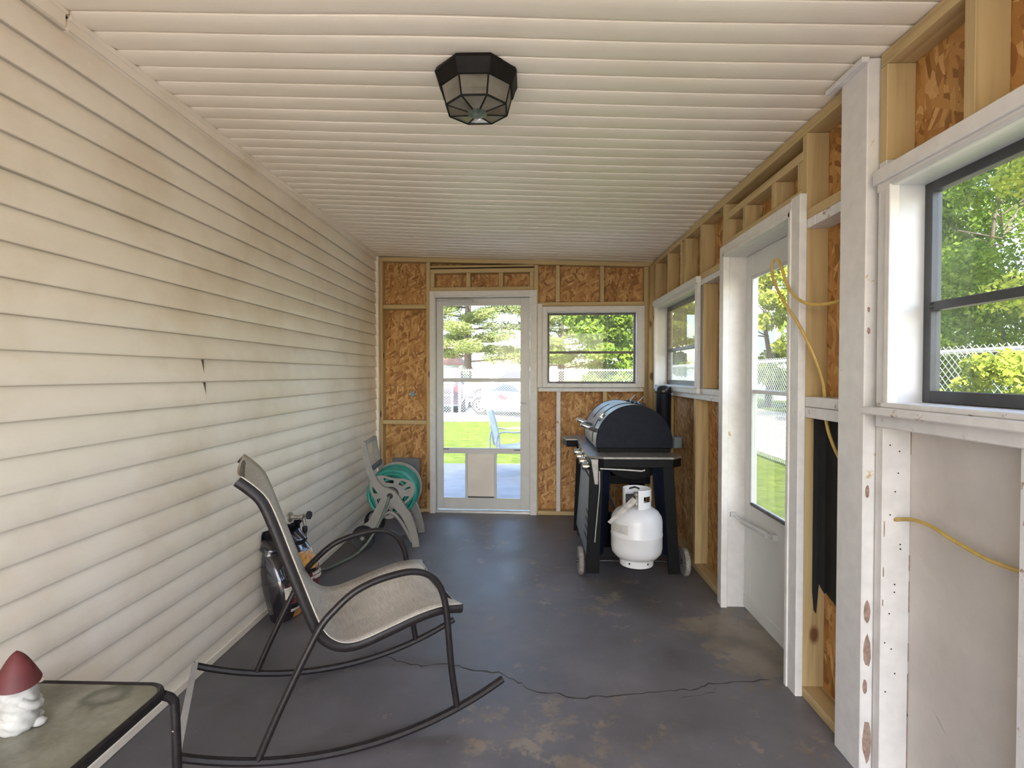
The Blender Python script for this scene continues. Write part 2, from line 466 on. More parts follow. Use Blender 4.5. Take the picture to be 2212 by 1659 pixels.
# ------------------------------------------------------------------ mesh helpers
class MB:
    def __init__(s):
        s.v = []; s.f = []
    def add(s, verts, faces):
        o = len(s.v)
        s.v += [tuple(p) for p in verts]
        s.f += [tuple(i + o for i in f) for f in faces]
        return s
    def hexa(s, p):      # 4 bottom (ccw from above), 4 top
        return s.add(p, [(3, 2, 1, 0), (4, 5, 6, 7), (0, 1, 5, 4), (1, 2, 6, 5), (2, 3, 7, 6), (3, 0, 4, 7)])
    def box(s, x0, x1, y0, y1, z0, z1):
        if x0 > x1: x0, x1 = x1, x0
        if y0 > y1: y0, y1 = y1, y0
        if z0 > z1: z0, z1 = z1, z0
        return s.hexa([(x0, y0, z0), (x1, y0, z0), (x1, y1, z0), (x0, y1, z0), (x0, y0, z1), (x1, y0, z1), (x1, y1, z1), (x0, y1, z1)])
    def prism(s, a, b):  # two equal rings
        n = len(a)
        f = [tuple(reversed(range(n))), tuple(range(n, 2 * n))]
        f += [(i, (i + 1) % n, n + (i + 1) % n, n + i) for i in range(n)]
        return s.add(list(a) + list(b), f)
    def tube(s, pts, r, seg=10, caps=True, flat=None, closed=False):
        """round (or flattened: flat=(side factor, up factor)) tube along points"""
        P = [Vector(p) for p in pts]
        n = len(P)
        rs = r if isinstance(r, (list, tuple)) else [r] * n
        T = []
        for i in range(n):
            a = P[i - 1] if (i > 0 or closed) else P[i]
            b = P[(i + 1) % n] if (i < n - 1 or closed) else P[i]
            T.append((b - a).normalized())
        up = Vector((0, 0, 1)) if abs(T[0].z) < 0.9 else Vector((1, 0, 0))
        nrm = (up - T[0] * up.dot(T[0])).normalized()
        rings = []
        fs, fu = flat or (1, 1)
        for i in range(n):
            nrm = (nrm - T[i] * nrm.dot(T[i]))
            nrm = nrm.normalized() if nrm.length > 1e-6 else T[i].orthogonal().normalized()
            bi = T[i].cross(nrm)
            rings.append([P[i] + (nrm * math.sin(t) * fu + bi * math.cos(t) * fs) * rs[i] for t in (2 * math.pi * k / seg for k in range(seg))])
        vv = [p for ring in rings for p in ring]
        ff = []
        m = n if closed else n - 1
        for i in range(m):
            j = (i + 1) % n
            for k in range(seg):
                k2 = (k + 1) % seg
                ff.append((i * seg + k, i * seg + k2, j * seg + k2, j * seg + k))
        if caps and not closed:
            ff.append(tuple(reversed(range(seg)))); ff.append(tuple((n - 1) * seg + k for k in range(seg)))
        return s.add(vv, ff)
    def lathe(s, prof, c=(0, 0, 0), axis='z', seg=24, a0=0.0, a1=2 * math.pi):
        full = abs(a1 - a0 - 2 * math.pi) < 1e-6
        n = seg if full else seg + 1
        vv = []
        for r, h in prof:
            for k in range(n):
                t = a0 + (a1 - a0) * k / seg
                x, y = r * math.cos(t), r * math.sin(t)
                p = (x, y, h) if axis == 'z' else ((h, x, y) if axis == 'x' else (y, h, x))
                vv.append((p[0] + c[0], p[1] + c[1], p[2] + c[2]))
        ff = []
        for i in range(len(prof) - 1):
            for k in range(seg):
                k2 = (k + 1) % n
                ff.append((i * n + k, i * n + k2, (i + 1) * n + k2, (i + 1) * n + k))
        if full:
            if prof[0][0] > 1e-5: ff.append(tuple(reversed(range(n))))
            if prof[-1][0] > 1e-5: ff.append(tuple((len(prof) - 1) * n + k for k in range(n)))
        return s.add(vv, ff)
    def grid(s, rows):   # rows of equal length point lists
        m, n = len(rows), len(rows[0])
        return s.add([p for r in rows for p in r],
                     [(i * n + j, i * n + j + 1, (i + 1) * n + j + 1, (i + 1) * n + j) for i in range(m - 1) for j in range(n - 1)])
    def build(s, name, mat, parent=None, smooth=False, bevel=0.0, angle=40, solid=0.0, sub=0):
        me = bpy.data.meshes.new(name)
        me.from_pydata([tuple(p) for p in s.v], [], s.f)
        bm = bmesh.new(); bm.from_mesh(me)
        bmesh.ops.remove_doubles(bm, verts=bm.verts, dist=1e-6)
        bmesh.ops.recalc_face_normals(bm, faces=bm.faces)
        if bevel:
            bmesh.ops.bevel(bm, geom=bm.edges[:], offset=bevel, segments=1, affect='EDGES', clamp_overlap=True)
        bm.to_mesh(me); bm.free()
        o = bpy.data.objects.new(name, me)
        COL.objects.link(o)
        me.materials.append(MATS[mat] if isinstance(mat, str) else mat)
        if solid:
            md = o.modifiers.new('thickness', 'SOLIDIFY'); md.thickness = solid; md.offset = 0
        if sub:
            md = o.modifiers.new('smooth', 'SUBSURF'); md.levels = sub; md.render_levels = sub
        if smooth:
            me.shade_smooth()
            if angle < 180 and not sub:
                try:
                    me.set_sharp_from_angle(angle=R(angle))
                except Exception:
                    pass
        if parent: o.parent = parent
        return o

def tag(o, label=None, cat=None, group=None, kind=None):
    if label: o['label'] = label
    if cat: o['category'] = cat
    if group: o['group'] = group
    if kind: o['kind'] = kind
    return o

def thing(name, label, cat, loc=(0, 0, 0), rz=0.0, group=None, kind=None):
    o = bpy.data.objects.new(name, None)
    o.empty_display_size = 0.1
    COL.objects.link(o)
    o.location = loc
    o.rotation_euler = (0, 0, rz)
    return tag(o, label, cat, group, kind)

def board(name, parent, mat, x0, x1, y0, y1, z0, z1, bevel=0.002):
    return MB().box(x0, x1, y0, y1, z0, z1).build(name, mat, parent, bevel=bevel)

def spline(pts, k=6):
    """Catmull-Rom through 3D points"""
    P = [Vector(p) for p in pts]
    P = [P[0] * 2 - P[1]] + P + [P[-1] * 2 - P[-2]]
    out = []
    for i in range(1, len(P) - 2):
        for j in range(k):
            t = j / k
            a, b, c, d = P[i - 1], P[i], P[i + 1], P[i + 2]
            out.append(0.5 * ((2 * b) + (c - a) * t + (2 * a - 5 * b + 4 * c - d) * t * t + (3 * b - a - 3 * c + d) * t ** 3))
    out.append(P[-2])
    return out

# ================================================================== ROOM SHELL
YB, YF = -1.75, 5.11            # unseen open end behind the viewer, set close for daylight; far wall (left corner)
XL, XR = -1.465, 1.135         # siding plane, inner face of right-hand studs
CK = 0.038                     # ceiling falls to the right
def ceil_z(x): return 2.475 - CK * (x - XL)
FA = R(2.5)                    # far wall is slightly out of square

# ---- floor
floor = MB().box(-1.62, 1.30, YB, 5.25, -0.2, 0.0).build('floor', 'floor_paint')
tag(floor, 'grey painted concrete porch floor with worn tan patches and a long crack', 'floor', kind='structure')
rngc = random.Random(3)
def crack(pts, w):
    P = []
    for i in range(len(pts) - 1):
        (x0, y0), (x1, y1) = pts[i], pts[i + 1]
        for k in range(4):
            t = k / 4
            P.append((x0 + (x1 - x0) * t + rngc.uniform(-.006, .006), y0 + (y1 - y0) * t + rngc.uniform(-.008, .008)))
    P.append(pts[-1])
    rows = []
    for i, (x, y) in enumerate(P):
        ww = w * rngc.uniform(.5, 1.3) * (0.3 if i in (0, len(P) - 1) else 1)
        rows.append([(x, y - ww, 0.0006), (x, y + ww, 0.0006)])
    MB().grid(rows).build('crack', 'crack_dark', floor)
crack([(-0.75, 2.52), (-0.671, 2.479), (-0.603, 2.43), (-0.488, 2.404), (-0.382, 2.417), (-0.328, 2.413), (-0.247, 2.364), (-0.141, 2.358), (-0.045, 2.288), (0.006, 2.23), (0.104, 2.208), (0.209, 2.182), (0.317, 2.194), (0.467, 2.22), (0.622, 2.254), (0.701, 2.257), (0.774, 2.297), (0.891, 2.318), (1.052, 2.341)], 0.0042)
crack([(0.62, 2.20), (0.70, 2.215), (0.77, 2.235), (0.80, 2.28)], 0.002)

# ---- left wall: lapped vinyl siding
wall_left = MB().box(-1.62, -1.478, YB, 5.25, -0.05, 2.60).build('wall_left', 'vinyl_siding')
tag(wall_left, 'long cream vinyl clapboard wall of the house', 'wall', kind='structure')
PITCH = 0.1016
def siding(y0, y1, zb, lift=0.0, seed=0):
    ny = max(4, int((y1 - y0) / 0.16))
    prof = [(0.0, 1.03), (0.0070, 0.80), (0.0120, 0.55), (0.0150, 0.30), (0.0156, 0.14), (0.0132, 0.0), (0.0005, 0.0)]
    rows = []
    for i in range(ny + 1):
        y = y0 + (y1 - y0) * i / ny
        row = []
        for k, (dx, f) in enumerate(prof):
            w = noise.noise(Vector((y * 1.3, zb * 9 + seed, 0))) * 0.0016 * (1 if 0 < k < 6 else 0.3)
            row.append((-1.476 + dx + lift + w, y, zb + f * PITCH))
        rows.append(row)
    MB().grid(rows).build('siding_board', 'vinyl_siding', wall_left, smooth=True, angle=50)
rs = random.Random(11)
z = 1.304 - PITCH * 13
row_i = 0
while z < 2.44:
    zb = z
    jy = {13: 2.331, 12: 2.343}.get(row_i)
    if row_i in (13, 12):
        siding(YB, jy + 0.012, zb, 0.0032, row_i); siding(jy - 0.02, 5.10, zb, 0, row_i + 40)
    elif row_i in (19, 20):
        siding(YB, 2.75, zb, 0.0015, row_i); siding(2.74, 5.10, zb, 0, row_i + 40)
    elif row_i in (6, 7):
        siding(YB, 3.55, zb, 0.0015, row_i); siding(3.54, 5.10, zb, 0, row_i + 40)
    else:
        siding(YB, 5.10, zb, 0, row_i)
    z += PITCH; row_i += 1
# open butt ends of the lapped panels
for rr_, jy in ((13, 2.343), (12, 2.355)):
    zb = 1.304 - PITCH * 13 + PITCH * rr_
    MB().box(-1.472, -1.4605, jy, jy + 0.0035, zb + 0.002, zb + PITCH * 0.97).build('siding_joint', 'crack_dark', wall_left)
# trims of the siding wall
t1 = thing('trim_1', 'cream channel strip where the siding meets the ceiling', 'trim', kind='structure')
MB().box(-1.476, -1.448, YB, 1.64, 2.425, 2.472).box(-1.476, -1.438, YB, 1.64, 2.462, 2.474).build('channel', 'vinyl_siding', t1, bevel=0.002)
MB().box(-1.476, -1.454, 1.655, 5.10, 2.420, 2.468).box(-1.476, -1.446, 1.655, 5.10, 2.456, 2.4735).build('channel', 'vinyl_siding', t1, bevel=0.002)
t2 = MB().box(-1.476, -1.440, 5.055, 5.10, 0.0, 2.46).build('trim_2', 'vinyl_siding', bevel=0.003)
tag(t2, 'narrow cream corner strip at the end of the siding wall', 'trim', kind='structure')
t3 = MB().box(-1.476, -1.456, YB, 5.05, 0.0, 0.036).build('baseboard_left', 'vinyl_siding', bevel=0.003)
tag(t3, 'thin cream starter strip along the floor under the siding', 'baseboard', kind='structure')

# ---- ceiling: soffit strips across the porch
ceiling = MB()
ceiling.hexa([(-1.62, YB - 0.2, 2.52), (1.62, YB - 0.2, 2.40), (1.62, 5.5, 2.40), (-1.62, 5.5, 2.52),
              (-1.62, YB - 0.2, 2.66), (1.62, YB - 0.2, 2.54), (1.62, 5.5, 2.54), (-1.62, 5.5, 2.66)])
ceiling = ceiling.build('ceiling', 'shingle')
tag(ceiling, 'cream ribbed vinyl soffit ceiling', 'ceiling', kind='structure')
CP = 0.1
prof = [(0.0, 0.008), (0.0015, 0.008), (0.003, 0.001), (0.012, -0.0012), (0.035, -0.0022), (0.065, -0.0012), (0.085, 0.0004), (0.0965, 0.0022), (0.0995, 0.007)]
y = 1.648 - CP * 34
while y < 5.10:
    rows = []
    for i in range(27):
        x = -1.474 + (1.26 + 1.474) * i / 26
        e = math.sin(math.pi * min(1, max(0, i / 26)))
        row = []
        for dy, dz in prof:
            wv = noise.noise(Vector((x * 0.9, (y + dy) * 0.5, 7))) * 0.010 * e + noise.noise(Vector((x * 1.7, y * 3.1, 2))) * 0.0026 * e
            wy = noise.noise(Vector((x * 1.1, y * 0.8, 11))) * 0.006 * e
            row.append((x, min(y + dy + wy, 5.11), ceil_z(x) + dz * 1.2 + wv))
        rows.append(row)
    MB().grid(rows).build('soffit_strip', 'vinyl_soffit', ceiling, smooth=True, angle=60)
    y += CP

# ---- far wall (local frame: x along the wall, y away from the room)
wall_far = thing('wall_far', 'open-framed far wall of strand board between pine studs', 'wall', (XL, YF, 0), -FA, kind='structure')
def fb(name, mat, s0, s1, z0, z1, d0=0.0, d1=0.089, bevel=0.002):
    return board(name, wall_far, mat, s0, s1, d0, d1, z0, z1, bevel)
# sheathing around the door (0.535-1.50) and the window (1.60-2.50)
for s0, s1, z0, z1 in ((-0.02, 0.535, 0, 1.22), (-0.02, 0.535, 1.222, 2.47), (0.535, 1.50, 2.10, 2.46), (1.50, 2.66, 1.955, 2.45), (1.50, 2.66, 0.0, 1.225), (1.50, 1.60, 1.226, 1.954), (2.50, 2.66, 1.226, 1.954)):
    fb('strand_board', 'osb_far', s0, s1, z0, z1, 0.089, 0.102, 0)
top = MB()
top.hexa([(0, 0, 2.428), (2.60, 0, 2.334), (2.60, .089, 2.334), (0, .089, 2.428), (0, 0, 2.470), (2.60, 0, 2.376), (2.60, .089, 2.376), (0, .089, 2.470)])
top.build('top_plate', 'pine_x', wall_far, bevel=0.002)
def tz(s): return 2.428 - 0.036 * s
fb('stud', 'pine_z', 0.012, 0.05, 0.038, tz(0.03) - .002)
fb('stud', 'pine_z', 0.478, 0.516, 0.038, tz(0.5) - .002)
fb('stud', 'pine_z', 1.514, 1.552, 0.038, tz(1.53) - .004)
fb('stud', 'pine_z', 2.535, 2.575, 0.038, tz(2.56) - .004)
for z0 in (1.966, 0.852):
    fb('blocking', 'pine_x', 0.052, 0.476, z0, z0 + 0.04)
fb('sole_plate', 'pine_x', 0.012, 0.515, 0, 0.038)
fb('sole_plate', 'pine_x', 1.545, 2.575, 0, 0.038)
# boxed header over the door
fb('header_plate', 'pine_x', 0.518, 1.512, 2.355 - 0.0, 2.372)
fb('header_plate', 'pine_x', 0.518, 1.512, 2.300, 2.340)
fb('header_plate', 'pine_x', 0.518, 1.512, 2.128, 2.167)
for s0 in (0.519, 0.866, 1.178, 1.473):
    fb('cripple_stud', 'pine_z', s0, s0 + 0.039, 2.168, 2.299)
# framing over and under the window
fb('header_plate', 'pine_x', 1.553, 2.534, 1.977, 2.014)
for s0 in (1.716, 2.128):
    fb('cripple_stud', 'pine_z', s0, s0 + 0.038, 2.015, tz(s0 + .04) - .004)
fb('window_sill_plate', 'worn_paint_x', 1.553, 2.534, 1.172, 1.208)
fb('cripple_stud', 'worn_paint_z', 1.724, 1.763, 0.038, 1.171)
fb('cripple_stud', 'pine_z', 2.157, 2.196, 0.038, 1.171)
fb('exterior_cladding', 'stucco', -0.05, 0.535, -0.15, 2.5, 0.103, 0.13, 0)
fb('exterior_cladding', 'stucco', 1.505, 1.60, -0.15, 2.5, 0.103, 0.13, 0)
fb('exterior_cladding', 'stucco', 2.505, 2.74, -0.15, 2.5, 0.103, 0.13, 0)

# electrical box, floor-level panel, printed tag
bx = thing('electrical_box', 'small blue-grey electrical box on strand board left of the glazed door', 'electrical box', (XL, YF, 0), -FA)
MB().box(0.300, 0.346, 0.062, 0.089, 1.118, 1.168).build('housing', 'box_blue', bx, bevel=0.003)
for sa, sb in ((0.288, 0.300), (0.346, 0.356)):
    MB().box(sa, sb, 0.075, 0.089, 1.135, 1.151).build('conduit_stub', 'galvanised', bx, bevel=0.002)
gp = thing('metal_panel', 'flat grey metal panel leaning on strand board behind the hose reel', 'panel', (XL, YF, 0), -FA)
MB().hexa([(0.142, -0.05, 0.0), (0.415, -0.05, 0.0), (0.415, -0.035, 0.0), (0.142, -0.035, 0.0), (0.142, -0.016, 0.53), (0.415, -0.016, 0.53), (0.415, -0.001, 0.53), (0.142, -0.001, 0.53)]).build('sheet', 'panel_grey', gp, bevel=0.003)
tagp = thing('paper_tag', 'small printed paper tag stuck on strand board beside the grill', 'tag', (XL, YF, 0), -FA)
MB().box(1.917, 1.978, 0.0865, 0.0889, 0.315, 0.397).build('sheet', 'paper_white', tagp)
ink = MB()
for i in range(4):
    for j in range(3):
        if (i * 7 + j * 5) % 4: ink.box(1.928 + j * .014, 1.939 + j * .014, 0.0858, 0.0864, 0.355 + i * .009, 0.361 + i * .009)
for i in range(3): ink.box(1.925, 1.965 - i * .006, 0.0858, 0.0864, 0.325 + i * .009, 0.328 + i * .009)
ink.build('printing', 'ink_black', tagp)

# ---- far door
door_1 = thing('door_1', 'white glazed storm door with a beige pet flap in the far wall', 'door', (XL, YF, 0), -FA, kind='structure')
def db(name, mat, s0, s1, z0, z1, d0, d1, bevel=0.002, par=None):
    return board(name, par or door_1, mat, s0, s1, d0, d1, z0, z1, bevel)
db('casing', 'painted_wood_z', 0.514, 0.562, 0.0, 2.128, -0.022, 0.0)
db('casing', 'painted_wood_z', 1.478, 1.542, 0.0, 2.128, -0.022, 0.0)
db('casing', 'painted_wood_x', 0.562, 1.478, 2.082, 2.128, -0.022, 0.0)
db('jamb', 'painted_wood_z', 0.548, 0.566, 0.0, 2.082, -0.012, 0.10)
db('jamb', 'painted_wood_z', 1.474, 1.492, 0.0, 2.082, -0.012, 0.10)
db('jamb', 'painted_wood_x', 0.566, 1.474, 2.068, 2.084, -0.012, 0.10)
db('threshold', 'galvanised', 0.566, 1.474, 0.0, 0.022, 0.005, 0.10)
leaf_o = door_1
db('door_stile', 'screen_door_grey', 0.570, 0.632, 0.030, 2.066, 0.045, 0.075)
db('door_stile', 'screen_door_grey', 1.380, 1.470, 0.030, 2.066, 0.045, 0.075)
db('door_rail', 'screen_door_grey', 0.632, 1.380, 1.996, 2.066, 0.045, 0.075)
db('door_rail', 'screen_door_grey', 0.632, 1.380, 1.262, 1.298, 0.042, 0.078)
db('door_rail', 'screen_door_grey', 0.632, 1.380, 0.572, 0.622, 0.042, 0.078)
db('door_rail', 'screen_door_grey', 0.632, 1.380, 0.030, 0.140, 0.045, 0.075)
db('glazing_bar', 'screen_door_grey', 0.846, 0.866, 0.140, 0.572, 0.045, 0.075)
db('glazing_bar', 'screen_door_grey', 1.130, 1.150, 0.140, 0.572, 0.045, 0.075)
for a, b2, c, d in ((0.632, 1.380, 1.298, 1.996), (0.632, 1.380, 0.622, 1.262), (0.632, 0.846, 0.140, 0.572), (1.150, 1.380, 0.140, 0.572)):
    db('pane', 'clear_glass', a, b2, c, d, 0.058, 0.061, 0)
flap = db('pet_flap', 'beige_flap', 0.868, 1.128, 0.152, 0.572, 0.054, 0.064, 0.003)
db('flap_edge', 'dark_alu', 0.872, 1.124, 0.142, 0.152, 0.050, 0.068, 0.001, flap)
hd = MB(); hd.tube([(1.385, 0.04, 1.06), (1.385, 0.012, 1.06), (1.44, 0.012, 1.06)], 0.007, 8)
hd.box(1.40, 1.452, 0.036, 0.046, 1.035, 1.09)
hd.build('handle', 'white_plastic', door_1, smooth=True)
cl = MB(); cl.tube([(0.575, 0.02, 2.042), (0.68, 0.02, 2.040)], 0.006, 8); cl.tube([(0.68, 0.02, 2.040), (0.93, 0.028, 2.036)], 0.014, 12); cl.box(0.935, 0.97, 0.02, 0.045, 2.022, 2.046)
cl.build('door_closer', 'white_plastic', door_1, smooth=True)
db('catch', 'dark_gap', 0.634, 0.69, 0.610, 0.616, 0.038, 0.043, 0.001)
db('catch', 'dark_gap', 1.32, 1.378, 0.606, 0.612, 0.038, 0.043, 0.001)

# ---- window in the far wall
def frame_parts(par, mk, a0, a1, z0, z1, w, d0, d1, mat, zr=None, rail=0.022, pane_u='clear_glass', pane_l='clear_glass', bot=None):
    """dark sash frame; mk(name, mat, a0, a1, z0, z1, d0, d1)"""
    bot = bot or w
    mk('window_frame', mat, a0, a0 + w, z0, z1, d0, d1)
    mk('window_frame', mat, a1 - w, a1, z0, z1, d0, d1)
    mk('window_frame', mat, a0 + w, a1 - w, z1 - w, z1, d0, d1)
    mk('window_frame', mat, a0 + w, a1 - w, z0, z0 + bot, d0, d1)
    mk('meeting_rail', mat, a0 + w, a1 - w, zr - rail / 2, zr + rail / 2, d0 - .004 * (1 if d1 > d0 else -1), d1)
    dm = (d0 + d1) / 2
    mk('pane', pane_u, a0 + w, a1 - w, zr + rail / 2, z1 - w, dm, dm + 0.003, 0)
    mk('pane', pane_l, a0 + w, a1 - w, z0 + bot, zr - rail / 2, dm, dm + 0.003, 0)

window_1 = thing('window_1', 'dark-framed sash window with white casing in the far wall', 'window', (XL, YF, 0), -FA, kind='structure')
def w1(name, mat, a0, a1, z0, z1, d0, d1, bevel=0.002):
    return board(name, window_1, mat, a0, a1, d0, d1, z0, z1, bevel)
w1('casing', 'painted_wood_z', 1.545, 1.592, 1.21, 2.000, -0.012, 0.0)
w1('casing', 'painted_wood_z', 1.592, 1.634, 1.212, 1.972, -0.024, 0.0)
w1('casing', 'painted_wood_z', 2.478, 2.538, 1.212, 1.972, -0.024, 0.0)
w1('casing', 'painted_wood_x', 1.634, 2.478, 1.922, 1.972, -0.024, 0.0)
w1('casing', 'painted_wood_x', 1.634, 2.478, 1.212, 1.246, -0.024, 0.0)
w1('jamb', 'painted_wood_z', 1.628, 1.640, 1.24, 1.930, -0.010, 0.10)
w1('jamb', 'painted_wood_z', 2.466, 2.480, 1.24, 1.930, -0.010, 0.10)
w1('jamb', 'painted_wood_x', 1.640, 2.466, 1.916, 1.930, -0.010, 0.10)
w1('window_sill', 'painted_wood_x', 1.640, 2.466, 1.236, 1.248, -0.010, 0.10)
frame_parts(window_1, w1, 1.640, 2.466, 1.249, 1.916, 0.018, 0.055, 0.085, 'old_bronze', zr=1.543, rail=0.022)

# ---- right wall
wall_right = thing('wall_right', 'open-framed right-hand wall of pine studs and strand board', 'wall', kind='structure')
def rb(name, mat, y0, y1, z0, z1, x0=XR, x1=1.224, bevel=0.002):
    return board(name, wall_right, mat, x0, x1, y0, y1, z0, z1, bevel)
ZC = ceil_z(XR)
holes = ((2.325, 3.10, 0.0, 2.03), (3.60, 4.77, 1.235, 1.94), (0.74, 1.705, 1.235, 1.935), (-1.0, 0.20, 1.235, 1.935))
# sheathing strips between the openings
for y0, y1, z0, z1, m in ((4.77, 5.02, 0, 2.36, 'osb_right'), (3.60, 4.77, 0, 1.235, 'osb_right'), (3.60, 4.77, 1.94, 2.36, 'osb_right'), (3.10, 3.60, 0, 2.36, 'osb_right'),
                          (2.325, 3.10, 2.03, 2.36, 'osb_right'), (1.79, 2.325, 0, 2.36, 'osb_right'), (1.705, 1.79, 1.22, 2.36, 'osb_right'),
                          (0.20, 1.705, 1.935, 2.36, 'osb_right'), (0.74 - .54, 1.79, 0, 1.22, 'osb_white'), (0.20, 0.74, 1.22, 1.935, 'osb_white'), (-1.0, 0.20, 0, 1.235, 'osb_white'), (-1.0, 0.20, 1.935, 2.36, 'osb_right'),
                          (YB, -1.0, 0, 2.36, 'osb_white')):
    rb('strand_board', m, y0, y1, z0, z1, 1.224, 1.237, 0)
    rb('exterior_cladding', 'stucco', y0, y1, z0 - (0.15 if z0 == 0 else 0), z1 + (0.1 if z1 > 2.3 else 0), 1.238, 1.262, 0)
rb('top_plate', 'pine_y', 1.94, 4.99, ZC - 0.052, ZC - 0.008)
rb('top_plate', 'pine_y', YB, 1.775, ZC - 0.052, ZC - 0.008)
TP = ZC - 0.053
# over the far window
rb('header_plate', 'pine_y', 3.20, 4.80, 1.964, 2.002)
rb('header_plate', 'worn_paint_y', 3.20, 4.80, 1.925, 1.962)
for yc in (4.42, 4.04, 3.94, 3.575):
    rb('cripple_stud', 'pine_z', yc - .019, yc + .019, 2.003, TP)
# corner
rb('corner_stud', 'pine_z', 4.885, 4.985, 0.038, TP, 1.10, 1.224)
rb('corner_board', 'pine_z', 4.80, 4.884, 0.038, TP, 1.125, 1.224)
# under the far window
rb('window_sill_plate', 'worn_paint_y', 3.20, 4.80, 1.206, 1.243)
rb('window_sill_plate', 'worn_paint_y', 3.20, 4.80, 1.168, 1.205)
for y0, y1 in ((4.54, 4.578), (3.665, 3.703), (3.14, 3.178)):
    rb('stud', 'pine_z', y0, y1, 0.038, 1.167)
rb('stud', 'pine_z', 3.705, 3.743, 0.038, 1.167, 1.150, 1.224)
rb('stud', 'pine_z', 3.494, 3.532, 1.244, 1.924)
rb('stud', 'pine_z', 3.140, 3.178, 1.244, 1.924)
rb('stud', 'pine_z', 3.140, 3.178, 2.003, TP)
rb('sole_plate', 'pine_y', 3.14, 4.985, 0, 0.038)
# over the side door
rb('header_plate', 'pine_y', 2.268, 3.138, 2.226, 2.263)
rb('header_plate', 'pine_y', 2.268, 3.138, 2.070, 2.107)
for yc in (3.118, 2.865, 2.532, 2.288):
    rb('cripple_stud', 'pine_z', yc - .019, yc + .019, 2.108, 2.225)
# bay between the side door and the post
rb('stud', 'pine_z', 2.228, 2.266, 0.038, TP)
rb('blocking', 'pine_y', 1.935, 2.227, 1.972, 2.010)
rb('blocking', 'worn_paint_y', 1.935, 2.16, 1.933, 1.971)
rb('blocking', 'worn_paint_y', 2.164, 2.227, 1.933, 1.971)
rb('blocking', 'worn_paint_y', 1.935, 2.227, 1.205, 1.246)
rb('blocking', 'worn_paint_y', 1.935, 2.227, 1.160, 1.203)
rb('sole_plate', 'pine_y', 1.935, 2.266, 0, 0.038)
# near bay beside and around the near window
rb('stud', 'painted_wood_z', 1.742, 1.778, 0.038, 2.02)
rb('stud', 'pine_z', 1.742, 1.778, 2.02, TP)
for y0 in (1.408, 1.0, 0.6, 0.0, -0.5, -1.0):
    rb('cripple_stud', 'pine_z', y0, y0 + 0.036, 1.986, TP)
rb('cripple_stud', 'pine_z', 1.446, 1.482, 1.986, TP, 1.165, 1.224)
lst = rb('stud', 'worn_paint_z', 1.228, 1.264, 0.038, 1.168)
rb('stud', 'worn_paint_z', 0.70, 0.736, 0.038, 1.168)
rb('sole_plate', 'worn_paint_y', YB, 1.778, 0, 0.038)
for y0 in (0.21, -1.1, -1.54):
    rb('stud', 'worn_paint_z', y0, y0 + 0.036, 0.038, TP)

# black roofing felt in the bay by the post, ragged at the foot
fr = random.Random(5)
rows = []
path = [(1.170, 2.2255), (1.178, 2.2258), (1.188, 2.2255), (1.198, 2.2258), (1.208, 2.2255), (1.2200, 2.2235)] + [(1.2215 - 0.003 * math.sin(k * .9) ** 2, 2.215 - 0.03 * k) for k in range(15)]
low = [0.44, 0.36, 0.345, 0.47, 0.45, 0.43]
for k, (x, y) in enumerate(path):
    zb = low[k] if k < 6 else 0.43 - (k - 6) * 0.012 + fr.uniform(-.025, .02)
    ex = fr.uniform(-.004, .004) if k == 0 else 0
    rows.append([(x + (ex if zz < 1.1 else 0), y, zz) for zz in (zb, 0.6, 0.75, 0.9, 1.05, 1.158)])
felt = MB().grid(rows).build('roofing_felt', 'felt_black', solid=0.0015)
tag(felt, 'torn black roofing felt hanging in the stud bay beside the white post', 'roofing felt')

# ---- white support post
post = thing('support_post', 'tall chipped white wooden post between the side door and the near window', 'post')
MB().box(1.10, 1.186, 1.785, 1.932, 0.0, ceil_z(1.10) - 0.012).build('shaft', 'painted_wood_z', post, bevel=0.003)
MB().box(1.075, 1.10, 1.775, 1.99, ceil_z(1.10) - 0.030, ceil_z(1.10) - 0.013).build('cap_strip', 'painted_wood_y', post, bevel=0.002)
MB().box(1.187, 1.222, 1.782, 1.790, 0.25, 2.02).build('edge_strip', 'painted_wood_z', post, bevel=0.001)
pr = random.Random(9)
for zc, h, w in ((0.12, .16, .016), (0.30, .06, .008), (0.42, .12, .014), (0.55, .09, .012), (0.95, .05, .008), (1.48, .025, .006), (1.55, .02, .005)):
    ring = [(1.1062 + w + w * math.cos(t) * pr.uniform(.75, 1.0), 1.7836, zc + math.sin(t) * h / 2 * pr.uniform(.75, 1.0)) for t in (2 * math.pi * k / 12 for k in range(12))]
    MB().prism(ring, [(x, y + .0012, z) for x, y, z in ring]).build('paint_chip', 'bare_wood', post)

# ---- side door
door_2 = thing('door_2', 'white half-glazed storm door with push bar in the right-hand wall', 'door', kind='structure')
def d2(name, mat, y0, y1, z0, z1, x0, x1, bevel=0.002):
    return board(name, door_2, mat, x0, x1, y0, y1, z0, z1, bevel)
d2('casing', 'painted_wood_z', 3.078, 3.138, 0.0, 2.066, 1.104, 1.134)
d2('casing', 'painted_wood_z', 3.062, 3.084, 0.0, 2.030, 1.098, 1.134)
d2('casing', 'painted_wood_z', 2.222, 2.296, 0.0, 2.075, 1.104, 1.134)
d2('casing', 'painted_wood_z', 2.290, 2.312, 0.0, 2.030, 1.098, 1.134)
d2('casing', 'painted_wood_y', 2.296, 3.078, 2.014, 2.066, 1.104, 1.134)
d2('casing', 'painted_wood_y', 2.296, 3.078, 2.000, 2.022, 1.098, 1.134)
d2('jamb', 'painted_wood_z', 3.076, 3.098, 0.0, 2.022, 1.134, 1.262)
d2('jamb', 'painted_wood_z', 2.326, 2.348, 0.0, 2.022, 1.134, 1.262)
d2('jamb', 'painted_wood_y', 2.348, 3.076, 2.002, 2.024, 1.134, 1.262)
